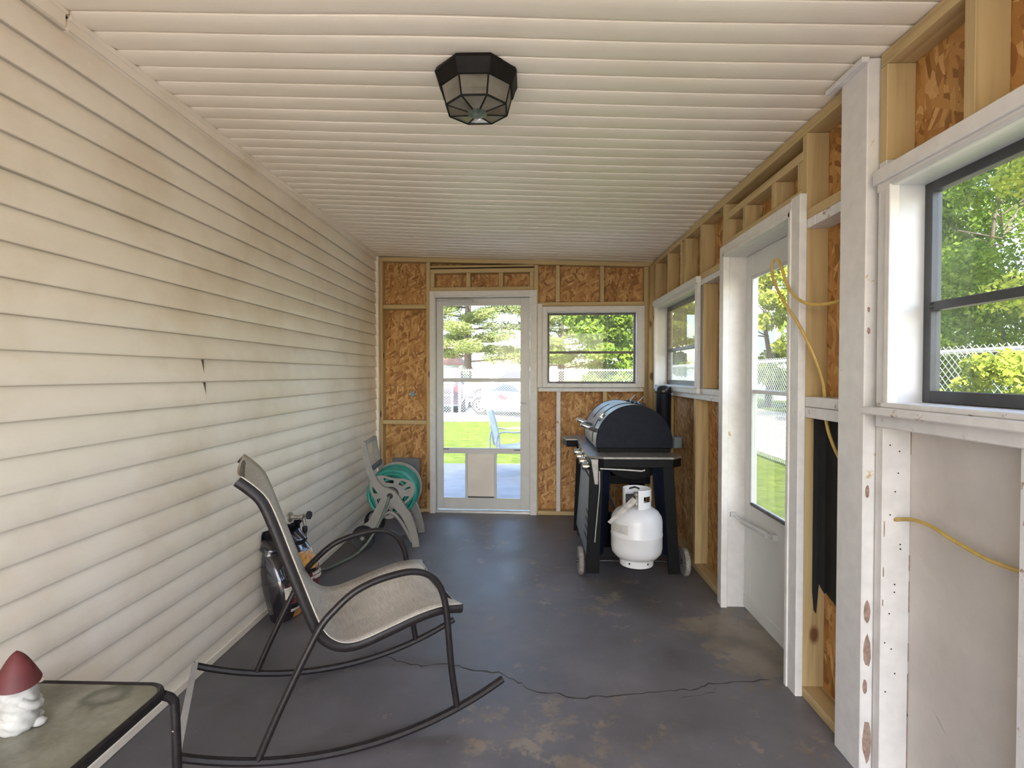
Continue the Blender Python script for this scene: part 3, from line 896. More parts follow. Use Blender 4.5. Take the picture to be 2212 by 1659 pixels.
d2('door_stile', 'door_white', 2.984, 3.072, 0.012, 2.000, 1.232, 1.262)
d2('door_stile', 'door_white', 2.352, 2.440, 0.012, 2.000, 1.232, 1.262)
d2('door_rail', 'door_white', 2.440, 2.984, 1.870, 2.000, 1.232, 1.262)
d2('door_panel', 'door_white', 2.440, 2.984, 0.012, 0.620, 1.232, 1.262)
d2('kick_strip', 'door_white', 2.360, 3.066, 0.012, 0.085, 1.226, 1.232)
d2('glazing_bead', 'white_plastic', 2.976, 2.994, 0.612, 1.878, 1.226, 1.236)
d2('glazing_bead', 'white_plastic', 2.430, 2.448, 0.612, 1.878, 1.226, 1.236)
d2('glazing_bead', 'white_plastic', 2.448, 2.976, 1.860, 1.878, 1.226, 1.236)
d2('glazing_bead', 'old_bronze', 2.448, 2.976, 0.612, 0.628, 1.222, 1.236)
d2('meeting_rail', 'door_white', 2.448, 2.976, 1.232, 1.252, 1.232, 1.262)
d2('pane', 'clear_glass', 2.44, 2.984, 1.252, 1.866, 1.246, 1.249, 0)
d2('pane', 'dull_glass', 2.44, 2.984, 0.62, 1.232, 1.246, 1.249, 0)
pb = MB()
pb.tube([(1.168, 3.06, 0.535), (1.190, 2.975, 0.515)], 0.006, 8)
pb.tube([(1.186, 2.985, 0.517), (1.205, 2.72, 0.522)], [0.013, 0.014], 12)
pb.tube([(1.205, 2.72, 0.522), (1.21, 2.68, 0.524)], 0.007, 8)
pb.box(1.205, 1.232, 2.66, 2.70, 0.512, 0.54); pb.box(1.150, 1.180, 3.06, 3.076, 0.522, 0.55)
pb.build('door_closer', 'white_plastic', door_2, smooth=True)

# ---- windows of the right wall
def right_window(idx, label, y0, y1, open_left_casing=True, pu='clear_glass', pl='clear_glass', fm='dark_alu', stool=False):
    w = thing('window_%d' % idx, label, 'window', kind='structure')
    def wk(name, mat, a0, a1, z0, z1, d0, d1, bevel=0.002):
        return board(name, w, mat, d0, d1, a0, a1, z0, z1, bevel)
    wk('casing', 'painted_wood_z', y1 - 0.002, y1 + 0.062, 1.244, 1.922, 1.114, 1.134)
    wk('casing', 'painted_wood_z', y1 - 0.008, y1 + 0.014, 1.244, 1.922, 1.104, 1.134)
    wk('casing', 'painted_wood_z', y0 - 0.062, y0 + 0.002, 1.244, 1.922, 1.114, 1.134)
    wk('casing', 'painted_wood_y', y0 - 0.066, y1 + 0.066, 1.916, 1.966, 1.112, 1.134)
    wk('casing', 'painted_wood_y', y0 - 0.070, y1 + 0.070, 1.940, 1.984, 1.100, 1.134)
    wk('jamb', 'white_plastic', y1, y1 + 0.014, 1.244, 1.93, 1.134, 1.262, 0.001)
    wk('jamb', 'white_plastic', y0 - 0.014, y0, 1.244, 1.93, 1.134, 1.262, 0.001)
    wk('jamb', 'white_plastic', y0, y1, 1.918, 1.93, 1.108, 1.262, 0.001)
    if stool:
        wk('window_sill', 'worn_paint_y', y0 - 0.09, y1 + 0.066, 1.210, 1.234, 1.066, 1.21, 0.004)
        wk('window_sill', 'worn_paint_y', y0 - 0.02, y1 + 0.008, 1.234, 1.250, 1.092, 1.262, 0.003)
        wk('apron', 'worn_paint_y', y0 - 0.09, y1 + 0.05, 1.170, 1.209, 1.105, 1.224, 0.003)
    else:
        wk('window_sill', 'painted_wood_y', y0, y1, 1.236, 1.248, 1.108, 1.262, 0.002)
        wk('casing', 'painted_wood_y', y0 - 0.062, y1 + 0.062, 1.205, 1.243, 1.112, 1.134)
    frame_parts(w, wk, y0, y1, 1.251, 1.918, 0.030, 1.214, 1.246, fm, zr=1.542, rail=0.026, pane_u=pu, pane_l=pl, bot=0.036)
    return w
right_window(2, 'dark-framed sash window with dusty upper pane beside the grill chimney', 3.63, 4.735, pu='dusty_glass', pl='dull_glass', fm='old_bronze')
w3 = right_window(3, 'large dark-framed sash window with weathered white sill beside the support post', 0.76, 1.685, stool=True)
right_window(4, 'dark-framed sash window further along the right-hand wall', -0.98, 0.18, stool=True)
lt = MB(); lt.tube([(1.212, 1.652, 1.549), (1.212, 1.638, 1.549)], 0.0045, 8); lt.tube([(1.212, 1.652, 1.536), (1.212, 1.638, 1.536)], 0.0045, 8)
lt.build('latch', 'ink_black', w3)

# nail holes and screw holes in the near painted stud
nh = MB()
nr = random.Random(21)
for zc in (1.11, 1.09, 1.02, 0.96, 0.885, 0.79, 0.775, 0.66, 0.635, 0.565, 0.47, 0.45, 0.37, 0.31):
    xx = nr.uniform(1.148, 1.205)
    nh.lathe([(0.0026, -0.0004), (0.0026, 0.0004)], (xx, 1.7415, zc), 'y', 7)
nh.lathe([(0.0065, -0.0006), (0.0065, 0.0006)], (1.178, 1.7415, 0.870), 'y', 10)
nh.build('nail_holes', 'ink_black', wall_right)
chips = MB()
for zc, h, x in ((0.84, .05, 1.141), (0.70, .03, 1.14), (0.60, .02, 1.139), (0.62, .10, 1.2215), (0.44, .06, 1.2215), (0.30, .14, 1.221), (1.12, .08, 1.2215), (0.14, .2, 1.221), (0.73, .05, 1.221)):
    chips.box(x, x + 0.0028, 1.7412, 1.7418, zc - h / 2, zc + h / 2)
chips.build('bare_wood_patch', 'bare_wood', wall_right)

for (ya, za, yb_, zb_, w) in ((1.640, 0.325, 1.580, 0.275, .004), (1.565, 0.235, 1.47, 0.155, .005), (1.668, 0.325, 1.664, 0.30, .004)):
    rows = [[(1.2236, ya + (yb_ - ya) * t, za + (zb_ - za) * t - w * (1 - abs(2 * t - 1))), (1.2236, ya + (yb_ - ya) * t, za + (zb_ - za) * t + w * (1 - abs(2 * t - 1)))] for t in (0, .2, .4, .6, .8, 1)]
    MB().grid(rows).build('scuff_mark', 'dirt_grey', wall_right)

# ---- header over the unseen end, left open for daylight; posts either side
unseen_open_end = thing('unseen_open_end', 'unseen white-framed end of the porch, left open to let in daylight', 'wall', kind='structure')
MB().box(-1.46, 1.13, YB, YB + 0.09, 2.24, 2.36).build('unseen_end_header', 'painted_wood_x', unseen_open_end, bevel=0.003)
for xx in (-1.46, 1.04):
    MB().box(xx, xx + 0.09, YB, YB + 0.09, 0, 2.24).build('unseen_end_post', 'painted_wood_z', unseen_open_end, bevel=0.003)

#==OBJECTS==
# ================================================================== THINGS IN THE PORCH
# ---- ceiling lantern
LX, LY = -0.19, 1.955
LZ = ceil_z(LX) - 0.004
lamp = thing('ceiling_lantern', 'octagonal black iron ceiling light with leaded frosted panes', 'ceiling light', (LX, LY, 0))
def octa(r, z, a=22.5):
    return [(r * math.cos(R(a + 45 * k)), r * math.sin(R(a + 45 * k)), z) for k in range(8)]
cap_ = MB()
for r0, z0, r1, z1 in ((0.150, LZ + .004, 0.158, LZ - 0.012), (0.158, LZ - .012, 0.150, LZ - 0.030), (0.150, LZ - .030, 0.140, LZ - .060)):
    cap_.prism(octa(r1, z1), octa(r0, z0))
cap_.build('canopy', 'lamp_iron', lamp, bevel=0.002)
gz0, gz1, gr0, gr1, hz = LZ - 0.060, LZ - 0.122, 0.132, 0.1155, LZ - 0.134
A, B2 = octa(gr0, gz0), octa(gr1, gz1)
H8 = octa(0.034, hz)
for k in range(8):
    j = (k + 1) % 8
    MB().add([A[k], A[j], B2[j], B2[k]], [(0, 1, 2, 3)]).build('side_pane', 'lamp_glass', lamp)
    MB().add([B2[k], B2[j], H8[j], H8[k]], [(0, 1, 2, 3)]).build('bottom_pane', 'lamp_glass', lamp)
    MB().tube([A[k], B2[k]], 0.0032, 6).build('lead_bar', 'lamp_iron', lamp)
    MB().tube([B2[k], B2[j]], 0.0036, 6).build('lead_bar', 'lamp_iron', lamp)
    MB().tube([B2[k], H8[k]], 0.0032, 6).build('lead_bar', 'lamp_iron', lamp)
MB().lathe([(0.036, hz + .002), (0.037, hz - .002), (0.026, hz - .005), (0.016, hz - .008), (0.012, hz - .012), (0.0, hz - .013)], seg=16).build('finial', 'verdigris', lamp, smooth=True)
MB().lathe([(0.0, LZ - .055), (0.026, LZ - .06), (0.031, LZ - .085), (0.02, LZ - .105), (0.0, LZ - .112)], seg=16).build('bulb', 'white_plastic', lamp, smooth=True)

# ---- rocking chair (local x forward, y to its left)
chair = thing('rocking_chair', 'dark metal sling rocking chair with curved arms', 'chair', (-0.695, 2.123, 0), R(27.87))
HW, RR = 0.288, 1.341
def rock(s): return 0.014 + RR - math.sqrt(RR * RR - s * s)
arm = [(-0.372, 0.068), (-0.318, 0.19), (-0.236, 0.358), (-0.176, 0.468), (-0.130, 0.518), (-0.066, 0.568), (0.0, 0.594), (0.070, 0.607), (0.142, 0.610), (0.202, 0.592), (0.245, 0.550), (0.270, 0.487), (0.282, 0.402), (0.299, 0.211), (0.322, 0.052)]
seat = [(-0.424, 0.990), (-0.384, 0.954), (-0.350, 0.912), (-0.318, 0.831), (-0.283, 0.727), (-0.247, 0.622), (-0.212, 0.521), (-0.186, 0.455), (-0.154, 0.407), (-0.102, 0.374), (-0.034, 0.369), (0.071, 0.394), (0.181, 0.422), (0.273, 0.433), (0.352, 0.424)]
for sgn in (-1, 1):
    yy = sgn * HW
    rk = [(s, yy, rock(s)) for s in np.linspace(-0.604, 0.515, 26)]
    MB().tube(rk, 0.0165, 8, flat=(0.85, 0.85)).build('rocker', 'chair_metal', chair, smooth=True)
    MB().tube(spline([(s, yy, z) for s, z in arm], 4), 0.0125, 10).build('arm_leg', 'chair_metal', chair, smooth=True)
    MB().tube(spline([(s, sgn * (HW - 0.028), z) for s, z in seat], 4), 0.0185, 10, flat=(0.75, 1.0)).build('seat_frame', 'chair_metal', chair, smooth=True)
rows = []
SP = spline([(s, 0, z) for s, z in seat[:-1]] + [(0.345, 0, 0.426)], 3)
for i, p in enumerate(SP):
    tg = (SP[min(i + 1, len(SP) - 1)] - SP[max(i - 1, 0)]).normalized()
    nm = Vector((-tg.z, 0, tg.x))
    row = []
    for k in range(11):
        t = k / 10 * 2 - 1
        off = 0.0205 - 0.030 * (1 - t * t)
        row.append((p.x + nm.x * off, t * (HW - 0.013), p.z + nm.z * off))
    rows.append(row)
MB().grid(rows).build('sling', 'sling_fabric', chair, smooth=True, angle=180, solid=0.003)
MB().tube([(0.338, -HW + .03, 0.424), (0.338, HW - .03, 0.424)], 0.010, 8).build('front_bar', 'chair_metal', chair, smooth=True)
MB().tube([(-0.412, -HW + .03, 0.982), (-0.412, HW - .03, 0.982)], 0.008, 8).build('top_bar', 'chair_metal', chair, smooth=True)
MB().box(-0.606, -0.584, -HW, HW, rock(-.595) + .010, rock(-.595) + .015).build('rear_stretcher', 'galvanised', chair, bevel=0.001)
for sgn in (-1, 1):
    MB().tube([(0.276, sgn * HW, 0.432), (0.276, sgn * (HW - .03), 0.432)], 0.008, 8).build('bracket', 'chair_metal', chair)
    MB().tube([(-0.182, sgn * HW, 0.452), (-0.182, sgn * (HW - .03), 0.452)], 0.008, 8).build('bracket', 'chair_metal', chair)

# ---- side table
table = thing('side_table', 'small square patio table with stained glass top and black frame', 'table', (-1.220, 1.216, 0))
TH = 0.47
def rrect(hx, hy, r, z, n=6):
    o = []
    for cx, cy, a in ((hx - r, hy - r, 0), (-hx + r, hy - r, 90), (-hx + r, -hy + r, 180), (hx - r, -hy + r, 270)):
        o += [(cx + r * math.cos(R(a + 90 * k / n)), cy + r * math.sin(R(a + 90 * k / n)), z) for k in range(n + 1)]
    return o
MB().prism(rrect(0.212, 0.222, 0.05, TH - 0.006), rrect(0.212, 0.222, 0.05, TH)).build('glass_top', 'dirty_table_glass', table)
MB().tube(rrect(0.216, 0.226, 0.055, TH - 0.010, 8), 0.013, 8, closed=True, flat=(0.8, 1.15)).build('rim', 'chair_metal', table, smooth=True)
for sx in (-1, 1):
    for sy in (-1, 1):
        lg = [(sx * 0.205, sy * 0.212, TH - 0.022), (sx * 0.222, sy * 0.228, TH - 0.045), (sx * 0.226, sy * 0.232, TH - 0.10), (sx * 0.232, sy * 0.236, 0.0)]
        l_ = MB().tube(spline(lg, 5), 0.0125, 10).build('leg', 'chair_metal', table, smooth=True)
        MB().lathe([(0.0, -.002), (0.0035, -.0016), (0.0035, 0.0)], (sx * 0.2265, sy * 0.2335 - 0.0125, TH - 0.13), 'y', 8).build('screw', 'brass_chrome', l_)

# ---- garden gnome
gnome = thing('garden_gnome', 'small white-bearded garden gnome with dark red pointed hat on the glass table', 'figurine', (-1.252, 1.250, TH + 0.0005), R(140))
gnome.scale = (0.9, 0.9, 0.9)
rows = []
def gnome_r(h, t):
    base = np.interp(h, [0, .012, .03, .05, .065, .085, .10, .12, .135, .15], [.040, .046, .047, .043, .045, .048, .044, .045, .036, .020])
    fold = 0.0022 * math.sin(9 * t + h * 120) + 0.0022 * math.sin(h * 260 + 3 * t)
    return base + fold
for i in range(26):
    h = 0.150 * i / 25
    rows.append([(gnome_r(h, t) * math.cos(t), gnome_r(h, t) * 0.94 * math.sin(t), h) for t in (2 * math.pi * k / 32 for k in range(33))])
b_ = MB().grid(rows); n0 = len(b_.v); b_.add([(0, 0, 0)] + [rows[0][k] for k in range(33)], [(0, k + 2, k + 1) for k in range(32)])
b_.build('body', 'gnome_white', gnome, smooth=True, angle=180)
rows = []
for i in range(14):
    f = i / 13
    r = 0.052 * (1 - f) ** 0.86 + 0.0075 * (1 - f ** 6) * f
    rows.append([(r * math.cos(t) + 0.006 * f * f, r * math.sin(t), 0.128 + 0.083 * f + 0.010 * math.cos(t) * (1 - f)) for t in (2 * math.pi * k / 24 for k in range(25))])
MB().grid(rows).build('hat', 'gnome_hat', gnome, smooth=True, angle=180)
MB().lathe([(0.0, -.010), (.006, -.008), (.0095, 0), (.007, .007), (0, .010)], (0.0, -0.047, 0.114), 'y', 12).build('nose', 'gnome_skin', gnome, smooth=True)
for sx in (-1, 1):
    MB().lathe([(0.0, -.004), (.0038, -.001), (.0038, .003), (0, .004)], (sx * 0.016, -0.042, 0.123), 'y', 8).build('eye', 'ink_black', gnome, smooth=True)
    MB().tube(spline([(sx * 0.040, 0.0, 0.088), (sx * 0.042, -0.02, 0.07), (sx * 0.030, -0.038, 0.060), (sx * 0.012, -0.044, 0.058)], 4), [0.012] * 8 + [0.010] * 5, 10).build('arm', 'gnome_white', gnome, smooth=True)
    MB().lathe([(0.0, 0), (.017, .003), (.018, .010), (.010, .018), (0, .020)], (sx * 0.021, -0.040, 0), 'z', 12).build('shoe', 'gnome_white', gnome, smooth=True)

# ---- charcoal bag leaning on the siding
bag = thing('charcoal_bag', 'glossy black charcoal bag with orange and maroon print leaning on the siding', 'bag', (-1.318, 2.94, 0), R(74))
def bag_pt(u, v, side):
    """u across -1..1, v up 0..1, side +-1"""
    w = 0.172 * (1 - 0.10 * v * v) * (1 - 0.05 * math.cos(v * 6.3))
    edge = max(0.0, 1 - abs(u) ** 6) ** 0.5
    th = 0.092 * edge * (max(0.0, math.sin(math.pi * min(1, v * 1.02 + 0.10))) ** 0.5 if v < 0.86 else max(0.0, 0.72 - (v - 0.86) * 4.6))
    cr = 0.007 * noise.noise(Vector((u * 3.1, v * 5.3, side * 3))) + 0.004 * noise.noise(Vector((u * 9, v * 12, side * 9)))
    y = -side * (th + cr * edge)
    zz = v * 0.435 + 0.010 * noise.noise(Vector((u * 2.5, side, 4))) * v
    lean = 0.085 * v * v + 0.01 * v
    return Vector((u * w, y + lean, max(0.003, zz)))
for side, nm in ((1, 'front_film'), (-1, 'back_film')):
    rows = [[bag_pt(-1 + 2 * i / 28, j / 36, side) for i in range(29)] for j in range(37)]
    MB().grid(rows).build(nm, 'bag_black', bag, smooth=True, angle=180)
# crimped folded mouth
rows = []
for i in range(23):
    u = -1 + 2 * i / 22
    p = bag_pt(u, 1.0, 1)
    rows.append([p + Vector((0, 0.012 * math.sin(i * 1.9), -0.01)), p + Vector((0.006 * math.sin(i * 2.3), 0.02 * math.sin(i * 1.7), 0.026 + 0.014 * math.sin(i * 1.1))), p + Vector((0.01 * math.sin(i), -0.022 + 0.012 * math.cos(i * 2.1), 0.045 + 0.012 * math.sin(i * .8)))])
MB().grid(rows).build('crimped_mouth', 'bag_black', bag, smooth=True, angle=180, solid=0.002)
def patch(name, mat, u0, u1, v0, v1, off=0.0022, n=8, par=bag):
    rows = []
    for j in range(n + 1):
        row = []
        for i in range(n + 1):
            p = bag_pt(u0 + (u1 - u0) * i / n, v0 + (v1 - v0) * j / n, 1)
            row.append(p + Vector((0, -off, 0)))
        rows.append(row)
    return MB().grid(rows).build(name, mat, par, smooth=True, angle=180)
patch('printed_band', 'print_orange', -0.45, 0.86, 0.52, 0.74)
patch('printed_band', 'print_maroon', -0.86, 0.92, 0.22, 0.48)
patch('printed_band', 'print_cream', 0.30, 0.90, 0.435, 0.475, 0.0034)
patch('printed_band', 'print_cream', 0.10, 0.85, 0.385, 0.425, 0.0034)
lb = patch('printed_band', 'print_white', -0.20, 0.36, 0.305, 0.355, 0.0034)
patch('printed_band', 'print_cream', -0.86, -0.55, 0.30, 0.44, 0.0034)
patch('printed_band', 'print_orange', -0.55, 0.30, 0.02, 0.11)
patch('printed_band', 'print_cream', -0.70, -0.30, 0.12, 0.16, 0.003)
# lettering follows the film: strokes laid along the bag surface
def stroke(pts, mat, name, r=0.0026, par=bag):
    MB().tube([bag_pt(u, v, 1) + Vector((0, -0.0048, 0)) for u, v in pts], r, 6, closed=False).build(name, mat, par)
def letter_o(uc, vc, ru, rv, mat, par, r=0.0055):
    stroke([(uc + ru * math.cos(R(a)), vc + rv * math.sin(R(a))) for a in range(0, 361, 24)], mat, 'lettering', r, par)
letter_o(0.10, 0.235, 0.10, 0.030, 'print_gold', bag)
letter_o(0.46, 0.255, 0.10, 0.030, 'print_gold', bag)
letter_o(-0.13, 0.330, 0.045, 0.016, 'ink_black', bag, 0.0024)
for uu in (-0.04, 0.03, 0.10, 0.17, 0.24, 0.30):
    stroke([(uu, 0.318), (uu, 0.338)], 'print_maroon', 'lettering', 0.0018)

# ---- wall tap
tap = thing('wall_tap', 'weathered brass garden tap with black handle on the siding', 'tap', (-1.462, 3.20, 0.462))
MB().lathe([(0.0, -0.004), (0.030, -0.004), (0.030, 0.004), (0.014, 0.008), (0.012, 0.055), (0.018, 0.06), (0.018, 0.085), (0.0, 0.088)], axis='x', seg=16).build('valve_body', 'weather_brass', tap, smooth=True)
MB().tube(spline([(0.068, 0, 0.0), (0.085, -0.004, -0.012), (0.092, -0.004, -0.05)], 4), 0.0105, 10).build('spout', 'weather_brass', tap, smooth=True)
MB().tube([(0.07, 0, 0.004), (0.105, 0.0, 0.012)], 0.006, 8).build('stem', 'weather_brass', tap, smooth=True)
kn = MB()
kn.prism([(0.105, (0.026 if k % 2 else 0.021) * math.cos(R(30 * k)), 0.012 + (0.026 if k % 2 else 0.021) * math.sin(R(30 * k))) for k in range(12)],
         [(0.128, (0.026 if k % 2 else 0.021) * math.cos(R(30 * k)), 0.014 + (0.026 if k % 2 else 0.021) * math.sin(R(30 * k))) for k in range(12)])
kn.build('handle', 'rubber_black', tap, bevel=0.002)
MB().lathe([(0.014, -.055), (0.0155, -.06), (0.0155, -.085), (0.011, -.09)], (0.092, -0.004, 0), 'z', 12).build('hose_collar', 'rubber_black', tap, smooth=True)

# ---- hose reel cart (world-aligned: x across, y = axle direction)
reel = thing('hose_reel', 'grey plastic hose reel cart wound with teal hose against the siding', 'hose reel', (-1.072, 4.075, 0), R(5))
HZ = 0.40
def side_frame(y0, y1, mat, nm):
    """handle-to-foot curved beam plus wheel strut, seen side on; x relative to hub"""
    cx = [(-0.188, 0.815), (-0.196, 0.79), (-0.175, 0.66), (-0.135, 0.545), (-0.080, 0.455), (0.0, 0.395), (0.085, 0.30), (0.150, 0.185), (0.188, 0.06), (0.196, 0.0)]
    wd = [0.012, 0.019, 0.022, 0.024, 0.030, 0.055, 0.036, 0.030, 0.026, 0.026]
    P = spline([(x, 0, z) for x, z in cx], 4)
    W = np.interp(np.linspace(0, 1, len(P)), np.linspace(0, 1, len(wd)), wd)
    left, right = [], []
    for i, p in enumerate(P):
        t = (P[min(i + 1, len(P) - 1)] - P[max(i - 1, 0)]).normalized()
        nn = Vector((-t.z, 0, t.x)) * W[i]
        left.append(p + nn); right.append(p - nn)
    m_ = MB()
    for i in range(len(P) - 1):
        q = [left[i], right[i], right[i + 1], left[i + 1]]
        m_.prism([(v.x, y0, max(0.0, v.z)) for v in q], [(v.x, y1, max(0.0, v.z)) for v in q])
    o = m_.build(nm, mat, reel)
    s_ = MB()
    q = [(-0.045, 0.43), (0.02, 0.345), (-0.16, 0.085), (-0.25, 0.125), (-0.235, 0.16), (-0.17, 0.20)]
    s_.prism([(x, y0 + .002, z) for x, z in q], [(x, y1 - .002, z) for x, z in q])
    s_.build('wheel_strut', mat, reel, bevel=0.004)
    a_ = MB()   # arched brace to the foot
    ar = spline([(-0.10, 0, 0.19), (-0.03, 0, 0.262), (0.03, 0, 0.255), (0.10, 0, 0.165), (0.165, 0, 0.04)], 4)
    a_.tube([(p.x, (y0 + y1) / 2, p.z) for p in ar], 0.014, 8).build('arch_brace', mat, reel, smooth=True)
    return o
side_frame(-0.030, 0.0, 'reel_plastic', 'side_frame')
side_frame(0.345, 0.375, 'reel_plastic', 'side_frame')
MB().lathe([(0.050, -0.034), (0.050, -0.028), (0.034, -0.028)], (0.0, 0, HZ), 'y', 20).build('hub_ring', 'reel_plastic', reel, smooth=True)
MB().lathe([(0.0, -0.038), (0.022, -0.038), (0.024, -0.03), (0.024, 0.0)], (0.0, 0, HZ), 'y', 16).build('swivel', 'rubber_black', reel, smooth=True)
# near flange: three-lobed plate with windows, far flange plain disc
def lobed(t): return 0.160 + 0.030 * math.cos(3 * (t - R(20)))
fl = MB()
n_ = 60
outer = [(lobed(2 * math.pi * k / n_) * math.cos(2 * math.pi * k / n_), lobed(2 * math.pi * k / n_) * math.sin(2 * math.pi * k / n_)) for k in range(n_)]
def spoke_ring(y0, y1, m_):
    r_in = 0.062
    inner = [(r_in * math.cos(2 * math.pi * k / n_), r_in * math.sin(2 * math.pi * k / n_)) for k in range(n_)]
    mid0 = [(0.40 * o[0] + 0.60 * i[0], 0.40 * o[1] + 0.60 * i[1]) for o, i in zip(outer, inner)]
    mid1 = [(0.78 * o[0] + 0.22 * i[0], 0.78 * o[1] + 0.22 * i[1]) for o, i in zip(outer, inner)]
    for k in range(n_):
        j = (k + 1) % n_
        solid_ = (k % 10) in (0, 1, 2, 9) or (k % 20) in (4, 5)
        def q(a, b, c, d):
            m_.prism([(p[0], y0, HZ + p[1]) for p in (a, b, c, d)], [(p[0], y1, HZ + p[1]) for p in (a, b, c, d)])
        q(inner[k], inner[j], mid0[j], mid0[k])
        q(mid1[k], mid1[j], outer[j], outer[k])
        if solid_:
            q(mid0[k], mid0[j], mid1[j], mid1[k])
spoke_ring(0.012, 0.026, fl)
fl.build('flange', 'reel_plastic', reel)
MB().lathe([(0.05, 0.320), (0.205, 0.320), (0.205, 0.334), (0.05, 0.334)], (0, 0, HZ), 'y', 32).build('flange', 'reel_plastic', reel)
MB().lathe([(0.058, 0.0), (0.058, 0.345)], (0, 0, HZ), 'y', 20).build('drum', 'reel_dark', reel, smooth=True)
pts = []
hr = random.Random(2)
turns = 9
for layer, rad in enumerate((0.115, 0.148, 0.180)):
    for k in range(turns * 20):
        a = 2 * math.pi * k / 20
        f = k / (turns * 20)
        yv = 0.042 + 0.262 * (f if layer % 2 == 0 else 1 - f)
        rv = rad + 0.010 * noise.noise(Vector((a * 0.35, layer * 4, f * 9)))
        pts.append((rv * math.cos(a), yv, HZ + rv * math.sin(a)))
MB().tube(pts, 0.0145, 7).build('wound_hose', 'hose_teal', reel, smooth=True)
for yy in (-0.055, 0.405):
    w_ = MB().lathe([(0.0, -0.022), (0.03, -0.024), (0.034, -0.016), (0.07, -0.016), (0.086, -0.022), (0.09, -0.012), (0.09, 0.012), (0.086, 0.022), (0.03, 0.022), (0.0, 0.022)], (-0.200, yy, 0.09), 'y', 28).build('wheel', 'rubber_black', reel, smooth=True)
    MB().lathe([(0.0, -0.030), (0.014, -0.028), (0.014, -0.02)], (-0.200, yy, 0.09), 'y', 10).build('axle_cap', 'reel_plastic', w_, smooth=True)
MB().tube([(-0.200, -0.05, 0.09), (-0.200, 0.40, 0.09)], 0.008, 8).build('axle', 'galvanised', reel)
MB().tube([(-0.190, -0.015, 0.806), (-0.190, 0.37, 0.806)], 0.014, 10).build('grip_bar', 'reel_plastic', reel, smooth=True)
MB().box(-0.150, -0.130, -0.005, 0.36, 0.585, 0.625).build('cross_tray', 'reel_dark', reel, bevel=0.004)
MB().tube([(0.10, -0.015, 0.165), (0.10, 0.37, 0.165)], 0.012, 8).build('cross_bar', 'reel_plastic', reel, smooth=True)
# leader hose from the reel hub along the floor to the tap
lead = MB().tube(spline([(-1.072, 4.030, 0.40), (-1.085, 4.015, 0.34), (-1.14, 3.985, 0.20), (-1.21, 3.93, 0.075), (-1.27, 3.83, 0.018), (-1.325, 3.68, 0.0125), (-1.372, 3.56, 0.014), (-1.392, 3.44, 0.05), (-1.386, 3.30, 0.15), (-1.374, 3.21, 0.28), (-1.370, 3.196, 0.373)], 8), 0.0105, 10).build('leader_hose', 'hose_grey', smooth=True)
tag(lead, 'thin grey leader hose running from the tap to the hose reel', 'hose')

# ---- grill (faces the siding; barrel runs away from the viewer)
grill = thing('barrel_grill', 'black barrel grill with side shelves, chrome knobs and chimney', 'grill', (0.70, 3.95, 0), 0)
GX, GY = 0.70, 3.95
def g(x, y, z): return (x - GX, y - GY, z)
BC = (0.717, 0.868); BR = 0.258; BY0, BY1 = 3.66, 4.40
def arc_shell(a0, a1, r0, r1, y0, y1, seg):
    m_ = MB()
    for k in range(seg):
        t0 = R(a0 + (a1 - a0) * k / seg); t1 = R(a0 + (a1 - a0) * (k + 1) / seg)
        q = [(r0, t0), (r1, t0), (r1, t1), (r0, t1)]
        m_.prism([g(BC[0] + r * math.cos(t), y0, BC[1] + r * math.sin(t)) for r, t in q], [g(BC[0] + r * math.cos(t), y1, BC[1] + r * math.sin(t)) for r, t in q])
    return m_
arc_shell(-8, 188, BR - 0.012, BR, BY0 + 0.006, BY1 - 0.006, 30).build('lid', 'lid_grey', grill, smooth=True)
arc_shell(188, 352, BR - 0.014, BR - 0.003, BY0 + 0.01, BY1 - 0.01, 24).build('fire_bowl', 'grill_black', grill, smooth=True)
def half_disc(a0, a1, r, y0, y1, nm, mat):
    ring = [(r * math.cos(R(a0 + (a1 - a0) * k / 32)), r * math.sin(R(a0 + (a1 - a0) * k / 32))) for k in range(33)]
    MB().prism([g(BC[0] + x, y0, BC[1] + z) for x, z in ring], [g(BC[0] + x, y1, BC[1] + z) for x, z in ring]).build(nm, mat, grill, bevel=0.003)
half_disc(-8, 188, BR + 0.002, BY0 - 0.014, BY0 + 0.005, 'lid_end', 'grill_blue_black')
half_disc(-8, 188, BR + 0.002, BY1 - 0.005, BY1 + 0.014, 'lid_end', 'grill_blue_black')
half_disc(188, 352, BR - 0.004, BY0 - 0.008, BY0 + 0.010, 'bowl_end', 'grill_black')
half_disc(188, 352, BR - 0.004, BY1 - 0.010, BY1 + 0.008, 'bowl_end', 'grill_black')
# seam bead across the lid
MB().tube([g(BC[0] + (BR + .001) * math.cos(R(a)), 3.86, BC[1] + (BR + .001) * math.sin(R(a))) for a in range(70, 186, 6)], 0.004, 6).build('lid_seam', 'black_metal', grill, smooth=True)
MB().tube([g(BC[0] + (BR + .001) * math.cos(R(a)), 4.12, BC[1] + (BR + .001) * math.sin(R(a))) for a in range(112, 150, 6)], 0.003, 6).build('lid_seam', 'black_metal', grill, smooth=True)
